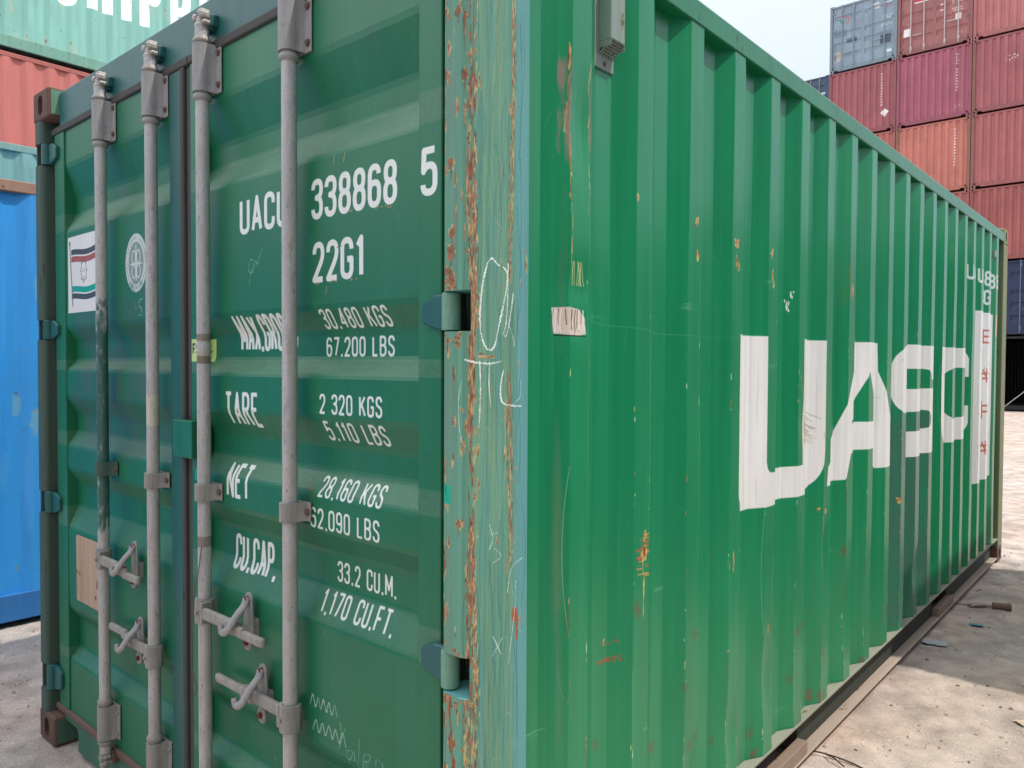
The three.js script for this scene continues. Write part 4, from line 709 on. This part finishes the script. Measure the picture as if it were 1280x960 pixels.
/* ------------------------------------------------------------------ other containers of the yard */
/** ordinary box container: origin at the middle of its base, long axis z, the end in view at +z */
function yardContainer(label, pos, { L = 6.058, H = 2.591, c = [150, 80, 80], map = weatherClean, end = 'wall', endMap, sideMap, phase = 0.3, turn = 0, group, railMat, sinkRoof = 0, cRail, rough = .55, postC, rodMat } = {}) {
  const o = thing('shipping_container', label, 'container', pos, turn, group);
  const W = WID, hw = W / 2, hl = L / 2, mat = painted(...c, { map, rough }), rm = railMat || (cRail ? painted(...cRail, { map: weatherRusty, rough: .7 }) : mat), dk = postC ? painted(...postC, { map: weatherRusty, rough: .75 }) : mat;
  for (const sx of [1, -1]) for (const sz of [1, -1]) {
    pmesh(o, 'corner_post', span(sx > 0 ? hw - .1 : -hw, sx > 0 ? hw : -hw + .1, .118, H - .118, sz > 0 ? hl - .12 : -hl, sz > 0 ? hl : -hl + .12, .01), dk);
    for (const sy of [1, -1]) { const q = mesh(o, 'corner_casting', casting(sx, sy, sz), dk); q.position.set(sx * (hw - .081), sy > 0 ? H - .059 : .059, sz * (hl - .089)); }
  }
  const top = H - .035 - sinkRoof;
  for (const sx of [1, -1]) {
    const a = sx > 0 ? hw - .062 : -hw + .004;
    pmesh(o, 'top_side_rail', span(a, a + .058, top - .065, top, -hl + .12, hl - .12, .006), rm);
    pmesh(o, 'bottom_side_rail', span(sx > 0 ? hw - .05 : -hw + .004, sx > 0 ? hw - .004 : -hw + .05, .035, .19, -hl + .12, hl - .12, .006), rm);
    const m = sideMap && sx > 0 ? new THREE.MeshStandardMaterial({ map: sideMap, roughness: rough }) : mat;
    const u = (z, y) => (sideMap && sx > 0 ? [(hl - .12 - z) / (L - .24), (y - .19) / (top - .255)] : [z, y]);
    mesh(o, 'side_wall', sheet(ribs(.12, L - .12, phase), .19, top - .065, 1, (s, y, f) => [sx * (hw - .008 + f), y, hl - s], (s, y) => u(hl - s, y)), m);
  }
  pmesh(o, 'roof', sheet(ribs(.12, L - .12, .3, { pitch: .209, flat: .06, slant: .03, depth: .02 }), -hw + .06, hw - .06, 1, (s, x, f) => [x, top + f, hl - s], (s, x) => [x, s]).toNonIndexed(), mat);
  pmesh(o, 'floor', span(-hw + .06, hw - .06, .12, .15, -hl + .06, hl - .06), dk);
  for (const sz of [1, -1]) {
    const f = part(o, sz > 0 && end === 'doors' ? 'door_end' : 'end_wall');
    const zf = (d) => sz * (hl - d), zs = (d0, d1) => (sz > 0 ? [hl - d1, hl - d0] : [-hl + d0, -hl + d1]);
    pmesh(f, 'top_rail', span(-hw + .162, hw - .162, H - .10 - sinkRoof, H - .03 - sinkRoof, ...zs(.012, .09), .006), mat);
    pmesh(f, 'bottom_rail', outline([[-hw + .166, .095], [-hw + .166, .19], [hw - .166, .19], [hw - .166, .095], [hw - .30, .095], [hw - .31, .05], [-hw + .31, .05], [-hw + .3, .095]], .07, .002).translate(0, 0, sz > 0 ? hl - .085 : -hl + .015), mat);
    const y0 = .19, y1 = H - .10 - sinkRoof, em = endMap && sz > 0 ? new THREE.MeshStandardMaterial({ map: endMap, roughness: rough }) : mat;
    const eu = (x, y) => (endMap && sz > 0 ? [(x + hw) / W, y / H] : [x, y]);
    if (sz > 0 && end === 'open') {
      for (const s of [-1, 1]) pmesh(f, 'swung_door', span(s > 0 ? hw + .01 : -hw - .05, s > 0 ? hw + .05 : -hw - .01, y0, y1, hl - 1.1, hl - .02, .004), mat);
    } else if (sz > 0 && end === 'doors') {
      const bands = [[y0, 0], [.5, 0], [.54, -.036], [.66, -.036], [.70, 0], [.95, 0], [.99, -.036], [1.11, -.036], [1.15, 0], [1.38, 0], [1.42, -.036], [1.52, -.036], [1.56, 0], [2.0, 0], [2.04, -.036], [2.14, -.036], [2.18, 0], [y1, 0]];
      for (const s of [-1, 1]) {
        const a = s < 0 ? -hw + .17 : .06, b = s < 0 ? -.06 : hw - .17;
        mesh(f, 'door_panel', sheet(bands, a, b, 1, (y, x, q) => [x, y, hl - .05 + q], (y, x) => eu(x, y), .004), em);
        for (const [p, q] of [[a - .06, a], [b, b + .06]]) { const st = span(p + .003, q, y0, y1, hl - .1, hl - .046, .004); mesh(f, 'door_stile', endMap ? rectUV(st, -hw, hw, 0, H) : planar(st), em); }
        for (const t of [.28, .72]) {
          const x = a + (b - a) * t, rr = pmesh(f, 'locking_rod', [new THREE.CylinderGeometry(.019, .019, y1 - .02, 10).translate(x, (y1 + .16) / 2, hl - .012), rbox(.07, .12, .03, x + .01, y1 - .08, hl - .02), rbox(.07, .12, .03, x + .01, .26, hl - .02), rbox(.05, .05, .04, x, y1 + .06, hl - .02)], rodMat || M.steelDusty);
        }
        pmesh(f, 'handle', rbox(.3, .03, .015, (a + b) / 2, .80 + .1 * s, hl - .004), rodMat || M.steelDusty);
        for (const hy of [.3, .95, 1.65, 2.3]) pmesh(f, 'hinge', rbox(.14, .07, .02, s * (hw - .13), hy, hl - .032), mat);
      }
      pmesh(f, 'gasket', span(-.003, .003, y0, y1, hl - .08, hl - .052, .001), M.gasket);
      pmesh(f, 'panel_backing', span(-hw + .1, hw - .1, y0, y1, hl - .112, hl - .104, .001), mat);
    } else mesh(f, 'wall_panel', sheet(ribs(-hw + .1, hw - .1, -hw + .25, { pitch: .232, flat: .095, slant: .03, depth: .04 }), y0, y1, 1, (x, y, q) => [x, y, zf(.014) + sz * q], eu, .004), em);
  }
  return o;
}
/* markings for ends and sides */
function endCanvas(base, seed, draw, size = 384) {
  const m = metric(size, size, -1.219, 1.219, 0, 2.6), r = rng(seed); m.g.fillStyle = col(...base); m.g.fillRect(-2, 0, 4, 3);
  for (let i = 0; i < 40; i++) { const k = r() < .5 ? 1.2 : .82; m.g.fillStyle = col(base[0] * k, base[1] * k, base[2] * k, .12); blob(m.g, -1.2 + 2.4 * r(), 2.6 * r(), .04 + .2 * r(), .08 + .5 * r(), r); }
  for (let i = 0; i < 14; i++) { m.g.fillStyle = col(96, 60, 50, .35); blob(m.g, -1.2 + 2.4 * r(), 2.6 * r(), .006 + .02 * r(), .01 + .06 * r(), r); }
  draw?.(m.g, r); grain(m, seed, { fine: .08, streak: .06, patch: .09, sx: 22 }); return tex(m);
}
const serial = (g, r, x, y0, y1, step = .105) => { g.fillStyle = 'rgba(228,220,220,.9)'; for (let y = y1; y > y0; y -= step) { if (r() < .1) continue; g.fillRect(x - .03 - .01 * r(), y - step * .68, .05 + .02 * r(), step * .26); g.fillRect(x - .03, y - step * .4, .022, step * .3); if (r() < .6) g.fillRect(x + .012, y - step * .4, .02, step * .28); } };
const flakes = (g, r, x, y, n, s) => { g.fillStyle = 'rgba(236,232,232,.9)'; for (let i = 0; i < n; i++) blob(g, x + s * (r() - .5) * 2, y + s * (r() - .5), s * .12 * (.4 + r()), s * .2 * (.4 + r()), r, 7, .7); };
const lines = (g, r, x0, x1, ys) => { g.fillStyle = 'rgba(226,226,226,.75)'; for (const y of ys) for (let x = x0; x < x1; x += .045) if (r() < .75) g.fillRect(x, y, .03, .045); };

/* far stack at the end of the lane: three columns, ends towards the lane */
const ZF = -30, colX = [-8.372, -5.918, -3.462], farG = 'containers stacked at the far end of the lane';
const far = (c, t, label, base, o = {}) => yardContainer(label, [colX[c], (t - 1) * 2.591, ZF - 3.029 + (o.dz || 0)], { c: base, postC: o.postC, ...o });
const steelDoor = endCanvas([138, 158, 172], 701, (g, r) => {
  g.strokeStyle = '#cf6a74'; g.lineWidth = .035; g.beginPath(); g.ellipse(-.72, 1.98, .2, .17, 0, -1.2, 2.6); g.stroke(); g.fillStyle = '#2f8a72'; g.beginPath(); g.moveTo(-.98, 2.05); g.lineTo(-.78, 2.05); g.lineTo(-.7, 1.86); g.lineTo(-.8, 1.86); g.lineTo(-.86, 1.99); g.fill(); g.strokeStyle = 'rgba(140,150,165,.9)'; g.lineWidth = .012; g.beginPath(); g.arc(-.36, 1.93, .13, 0, 7); g.stroke();
  g.fillStyle = 'rgba(214,220,226,.85)'; g.fillRect(.3, 2.24, .27, .07); g.fillRect(.38, 2.1, .2, .07); g.fillStyle = 'rgba(214,220,226,.7)'; g.fillRect(.72, 2.2, .3, .06); g.fillStyle = 'rgba(196,120,130,.7)'; g.fillRect(.76, 2.06, .26, .06);
  lines(g, r, .64, 1.08, [1.72, 1.64, 1.44, 1.36]); g.fillStyle = 'rgba(120,140,158,1)'; g.fillRect(-1.04, 1.35, .44, .3); g.fillStyle = '#49576a'; g.fillRect(.62, .72, .38, .34); g.fillStyle = '#5b6b7c'; g.fillRect(-.6, 1.08, .38, .16); g.fillStyle = '#b9b3a4'; g.fillRect(-.97, .42, .17, .36); flakes(g, r, -.42, 1.45, 6, .1); g.fillStyle = '#dfe3e4'; g.fillRect(.86, .36, .16, .1);
});
const redDoor = endCanvas([158, 103, 102], 702, (g, r) => {
  g.fillStyle = '#c8304e'; g.fillRect(-.66, 1.90, .46, .3); write(g, 'TAL', -.6, -.26, 1.96, .17, { colour: '#f2eef0', w: .2 }); g.fillStyle = '#f2eef0'; g.fillRect(-.66, 1.86, .46, .04);
  g.fillStyle = '#ece8e8'; g.fillRect(-1.02, .72, .22, .3); flakes(g, r, -.9, 1.12, 7, .1); g.fillRect(.66, .9, .19, .24); flakes(g, r, .8, .44, 7, .1); flakes(g, r, -.45, .95, 3, .05); flakes(g, r, .3, .8, 3, .05);
  for (const y of [2.3, 2.05, 1.85, 1.65, 1.45]) { g.fillStyle = 'rgba(236,226,226,.85)'; g.fillRect(.18, y - .1, .1, .05); } lines(g, r, .56, .92, [2.3, 2.22, 2.1, 2.02, 1.9, 1.82, 1.6, 1.52, 1.3, 1.22]);
});
const navyDoor = endCanvas([36, 48, 80], 703, (g, r) => { write(g, 'WYEU', -.62, -.2, 2.0, .12, { colour: '#c9d0dc', w: .2 }); g.fillStyle = '#c98e3a'; g.fillRect(-.5, 1.35, .22, .2); });
const maroon = (s, base, f) => endCanvas(base, s, f);
for (let t = 1; t <= 3; t++) {
  far(0, t, `maroon container, ${['bottom', 'second', 'third'][t - 1]} tier of the far stack under the steel blue doors`, [[152, 84, 84], [146, 80, 86], [158, 86, 80]][t - 1]);
  if (t < 3) far(1, t, `red container, ${['bottom', 'second'][t - 1]} tier of the far stack column with the red doors on top`, [[160, 88, 82], [150, 84, 84]][t - 1]);
}
far(0, 4, 'brick red container two below the steel blue doors in the far stack', [174, 104, 96], { endMap: maroon(711, [174, 104, 96]) });
far(0, 5, 'maroon container with thin white column of digits right under the steel blue doors', [158, 93, 98], { endMap: maroon(712, [158, 93, 98], (g, r) => { serial(g, r, .72, .95, 2.2); g.fillStyle = '#e9e6e6'; g.beginPath(); g.moveTo(.82, .86); g.lineTo(.98, .72); g.lineTo(.82, .55); g.lineTo(.68, .7); g.fill(); flakes(g, r, .3, 1.6, 2, .04); }) });
far(0, 6, 'steel blue container with closed doors on top of the far stack', [138, 158, 172], { end: 'doors', endMap: steelDoor, rodMat: painted(150, 168, 182) });
far(1, 3, 'red container with plain end under the orange red one in the far stack', [166, 100, 93], { endMap: maroon(713, [166, 100, 93]) });
far(1, 4, 'orange red container with a white column of digits in the far stack', [192, 119, 106], { endMap: maroon(714, [192, 119, 106], (g, r) => serial(g, r, .74, .95, 2.25)), postC: [158, 112, 94] });
far(1, 5, 'purplish maroon container with white digits directly under the red doors', [164, 93, 108], { endMap: maroon(715, [164, 93, 108], (g, r) => { serial(g, r, .76, .95, 2.3); flakes(g, r, .82, .42, 9, .12); flakes(g, r, .86, .62, 3, .05); }) });
far(1, 6, 'red container with closed doors, white rods and a red sticker on the far stack', [158, 103, 102], { end: 'doors', endMap: redDoor, rodMat: painted(214, 206, 204) });
far(2, 1, 'black open-ended container at the foot of the far stack', [30, 30, 34], { end: 'open', postC: [70, 56, 54] });
far(2, 2, 'navy blue container with closed doors, second tier of the far stack', [36, 48, 80], { end: 'doors', endMap: navyDoor, rodMat: painted(110, 124, 150), postC: [120, 66, 66] });
far(2, 3, 'dull red container resting on the navy blue doors in the far stack', [160, 92, 88], { endMap: maroon(716, [160, 92, 88]) });
far(2, 4, 'faded red container two above the navy blue doors in the far stack', [172, 102, 102], { endMap: maroon(717, [172, 102, 102], (g, r) => flakes(g, r, .2, 1.3, 2, .05)), postC: [158, 109, 101] });
far(2, 5, 'maroon red container with flaking white patch three above the navy blue doors', [164, 98, 102], { endMap: maroon(718, [164, 98, 102], (g, r) => { flakes(g, r, .0, 1.75, 12, .22); }), postC: [148, 107, 96] });
far(2, 6, 'pale red container on the top of the far stack beside the red doors', [184, 116, 114], { endMap: maroon(719, [184, 116, 114]) });
// a lower column set back behind the lane end
for (let t = 1; t <= 6; t++) yardContainer(t < 6 ? `grey blue container, ${['bottom', 'second', 'third', 'fourth', 'fifth'][t - 1]} tier of the set-back column` : 'slate blue container with doors topping the set-back column behind', [-13.22, (t - 1) * 2.591, -40.03], { c: [70, 92, 116], end: t === 6 ? 'doors' : 'wall', endMap: t === 6 ? endCanvas([70, 92, 116], 730, (g, r) => { g.fillStyle = '#d5dbe2'; g.fillRect(.42, 1.72, .62, .1); g.fillRect(.2, 1.9, .03, .5); }) : undefined });
mesh(thing('slack_cable', 'pale slack cable hanging by the black container end', 'cable', [-3.0, 0, -29.6]), 'cable', tube([[-.6, .02, 0], [-.1, .5, -.02], [.3, .85, -.05], [.9, 1.15, -.15]], .014, 30, 6), painted(196, 196, 190));

/* stacks across the left-hand lane, long sides in the sun */
function sideCanvas(base, seed, L, H, rust, draw, w = 2048, h = 512) {
  const m = metric(w, h, 0, L - .24, .19, H - .1), r = rng(seed), g = m.g; g.fillStyle = col(...base); g.fillRect(-1, 0, L + 2, 4);
  for (let i = 0; i < 200; i++) { const k = r() < .6 ? 1.1 : .9; g.fillStyle = col(base[0] * k, base[1] * k, base[2] * k, .2); blob(g, L * r(), H * r(), .02 + .1 * r(), .1 + .6 * r(), r); }
  draw?.(g, r);
  for (let i = 0; i < rust; i++) { const x = L * r(), y = .2 + H * r(), k = r(); g.fillStyle = k < .5 ? col(96, 70, 56, .85) : col(190, 130, 96, .6); blob(g, x, y, .004 + .012 * r(), .008 + .045 * r() * r(), r, 9, .7); if (r() < .35) { g.fillStyle = col(206, 186, 150, .3); blob(g, x, y - .06, .02 + .03 * r(), .08 + .1 * r(), r); } }
  grain(m, seed, { fine: .05, streak: .06, patch: .06, sx: 16, px: 1.2 }); return tex(m);
}
yardContainer('bright blue container with a rusty top rail across the lane', [-3.972 - 1.219, 0, -2.2], { L: 12.19, c: [44, 140, 214], phase: .185, cRail: [44, 118, 186], sideMap: sideCanvas([48, 146, 218], 801, 12.19, 2.591, 90, (g, r) => { for (let i = 0; i < 420; i++) { g.fillStyle = r() < .7 ? col(120, 188, 234, .12) : col(30, 104, 178, .14); blob(g, 12 * r(), .2 + 2.3 * r(), .006 + .03 * r(), .05 + .5 * r(), r); } for (let i = 0; i < 200; i++) scratch(g, 12 * r(), .3 + 2.2 * r(), .06 * (r() - .5), .2 * (r() - .5), r, col(30, 70, 110, .5), .003); for (const [cx, cy] of [[4.05, 1.72], [4.04, .92]]) chip(g, cx, cy, .012, .05, r, { rim: [214, 200, 190], core: [176, 120, 100] }); }) })
  .children.filter((q) => q.name === 'top_side_rail').forEach((q) => { q.material = painted(176, 138, 118, { map: weatherRusty, rough: .85 }); });
{
  const p = thing('flatrack', 'collapsed grey flat rack lying under the mint green container', 'flat rack', [-7.0 - 1.219, 0, -3]);
  const fm = painted(110, 112, 110, { map: weatherRusty, rough: .8 });
  pmesh(p, 'deck', span(-1.2, 1.2, .42, .60, -6.0, 6.0, .01), fm);
  for (const x of [-1.13, 1.13]) pmesh(p, 'side_beam', span(x - .08, x + .08, .12, .648, -6.09, 6.09, .01), fm);
  for (const x of [-1.13, 1.13]) for (const z of [-6, 6]) pmesh(p, 'corner_foot', span(x - .085, x + .085, 0, .12, z - .09, z + .09, .01), fm);
}
yardContainer('mint green container just showing above the bright blue one', [-7.0 - 1.219, .648, -3], { L: 12.19, H: 2.896, c: [140, 188, 176], map: weatherRusty, phase: .24, cRail: [140, 176, 162] });
const X3 = -11.1 - 1.219, g3 = undefined;
yardContainer('mint green container at the foot of the third row under the pink one', [X3, 0, -4], { L: 12.19, H: 2.896, c: [140, 196, 186], map: weatherRusty });
yardContainer('faded pink container below the mint green lettered one', [X3, 2.896, -4], { L: 12.19, H: 2.896, c: [198, 110, 102], phase: .235, cRail: [192, 108, 98], sideMap: sideCanvas([202, 114, 106], 803, 12.19, 2.896, 40) });
yardContainer('mint green container with big white lettering on top of the pink one', [X3, 5.792, -4], { L: 12.19, H: 2.896, c: [138, 186, 172], phase: .26, cRail: [134, 182, 162], sideMap: sideCanvas([138, 190, 176], 804, 12.19, 2.896, 420, (g) => {
  const a = (z) => (-4 + 6.095 - .12) - z;         // world z to distance along the wall
  write(g, 'CHINA', a(.05), a(-1.91), .85, 1.0, { w: .14, gap: .6, colour: '#fafaf8' });
  write(g, 'SHIPPING', a(-2.97), a(-6.14), .85, 1.0, { w: .14, gap: .6, colour: '#fafaf8' });
}) });
/* the container whose end shades the lane and the foot of the green wall */
yardContainer('grey container standing end-on across the lane from the green one', [1.07 + 3.029, 0, -4.89], { c: [120, 122, 122], map: weatherRusty, turn: -Math.PI / 2, sinkRoof: .10 });

/* the row that closes the yard behind the viewer, mirrored in the paint */
[[-6.6, 0, [96, 52, 48], 'dark brown container in the row facing the doors, on the ground by the lane'], [5.9, 0, [58, 74, 66], 'olive green container in the row facing the doors']].forEach(([x, t, c, label]) => yardContainer(label, [x, t * 2.591, 8.2], { L: 12.19, c, turn: Math.PI / 2 }));
[[0, [62, 50, 48], 'dark brown container along the lane opposite the lettered wall'], [1, [44, 58, 74], 'dark slate container stacked opposite the lettered wall']].forEach(([t, c, label]) => yardContainer(label, [4.2 + 1.219, t * 2.591, -.37], { c }));

/* ------------------------------------------------------------------ litter on the ground */
const put = (x, z, dy = 0) => [x, groundY(x, z) + dy, z];
{
  const t = thing('dry_twig', 'dark curved twig on the sunlit ground beside the green wall', 'twig', put(.05, -1.93));
  mesh(t, 'stem', tube([[-.10, .006, .0], [-.06, .014, -.03], [0, .012, -.045], [.06, .008, -.05], [.13, .006, -.035]], .0032, 30, 6), painted(74, 56, 42, { rough: .9 }));
  mesh(t, 'side_shoot', tube([[-.02, .012, -.04], [.02, .02, -.015], [.06, .008, .0]], .003, 14, 5), painted(84, 64, 48, { rough: .9 }));
  const t2 = thing('dry_twig', 'thin twig lying in the shade by the brown pipe', 'twig', put(.06, -4.5));
  mesh(t2, 'stem', tube([[-.14, .006, .1], [-.05, .012, .02], [.05, .008, 0], [.08, .006, -.05]], .003, 24, 6), painted(84, 68, 56, { rough: .9 }));
}
{
  const t = thing('brown_pipe', 'short brown clay pipe stub lying in the shade', 'pipe', put(.225, -4.57, .02), .35);
  const pr = [[.018, -.05], [.022, -.05], [.023, -.036], [.020, -.032], [.020, .05], [.016, .05]].map(([a, b]) => new THREE.Vector2(a, b));
  mesh(t, 'barrel', new THREE.LatheGeometry(pr, 18).rotateZ(Math.PI / 2), painted(138, 110, 96, { rough: .9 }));
  const s = thing('cloth_rag', 'pinkish twisted rag beside the brown pipe stub', 'rag', put(.12, -4.53, .004));
  mesh(s, 'strip', tube([[-.05, .006, .05], [-.02, .016, .01], [.02, .012, -.03], [.07, .008, -.05]], .011, 20, 6).scale(1, .7, 1), painted(190, 164, 156, { rough: .95 })); mesh(s, 'strip', tube([[-.07, .005, .02], [-.03, .01, -.02], [.03, .012, -.05]], .008, 16, 6).scale(1, .7, 1), painted(176, 150, 142, { rough: .95 }));
}
function scrap(name, label, cat, [x, z], w, d, mat, seed, turn) {
  const r = rng(seed), n = 8, g = new THREE.PlaneGeometry(w, d, n, n).rotateX(-Math.PI / 2), p = g.attributes.position;
  for (let i = 0; i < p.count; i++) p.setXYZ(i, p.getX(i) * (1 + .2 * (r() - .5)), .004 + .007 * vnoise(p.getX(i) * 40 + seed, p.getZ(i) * 40, seed) + .004 * r(), p.getZ(i) * (1 + .2 * (r() - .5)));
  const bottom = g.clone().translate(0, -.0015, 0); g.computeVertexNormals(); bottom.computeVertexNormals();
  const t = thing(name, label, cat, put(x, z), turn); mesh(t, 'crumpled_sheet', merge([g, bottom]), mat);
}
scrap('plastic_scrap', 'small turquoise blue plastic scrap in the shade', 'litter', [.17, -4.1], .07, .04, painted(70, 150, 168, { rough: .5 }), 3, .5);
scrap('paper_scrap', 'torn beige paper scrap on the sunlit ground', 'litter', [.57, -2.82], .06, .05, painted(214, 190, 166, { rough: .9 }), 5, .9);
scrap('plastic_film', 'whitish crumpled plastic film at the foot of the green wall', 'litter', [.05, -3.62], .12, .09, painted(196, 198, 200, { rough: .4 }), 8, .2);
{
  const r = rng(99), geo = new THREE.IcosahedronGeometry(1, 1), p = geo.attributes.position;
  for (let i = 0; i < p.count; i++) { const v = new THREE.Vector3().fromBufferAttribute(p, i), k = .75 + .5 * vnoise(v.x * 1.7 + 9, v.y * 1.7 + v.z * 2.3, 5); p.setXYZ(i, v.x * k, v.y * k * .6, v.z * k); } geo.computeVertexNormals();
  const N = 3600, im = new THREE.InstancedMesh(geo, new THREE.MeshStandardMaterial({ color: 0xffffff, roughness: .95 }), N), q = new THREE.Object3D(), c = new THREE.Color();
  for (let i = 0; i < N; i++) {
    let x, z; do { if (r() < .62) { x = 1.6 * r(); z = -.6 - 6.5 * r(); } else { x = -3.9 + 1.4 * r(); z = .9 - 3.2 * r(); } } while (Math.hypot(x - 1.04, z - 1.07) < .8);
    const s = .0014 + .005 * Math.pow(r(), 5); q.position.set(x, groundY(x, z) + s * .25, z); q.rotation.set(r(), r() * 6, r()); q.scale.set(s * (1 + r()), s, s * (1 + r())); q.updateMatrix(); im.setMatrixAt(i, q.matrix);
    const v = r() < .14 ? .09 + .1 * r() : .25 + .35 * r(); c.setRGB(v, v * .84, v * .72); im.setColorAt(i, c);
  }
  im.name = 'gravel'; im.userData = { kind: 'stuff', label: 'scattered small stones and grit on the pale ground', category: 'gravel' }; im.castShadow = im.receiveShadow = true; scene.add(im);
}
renderer.render(scene, camera);
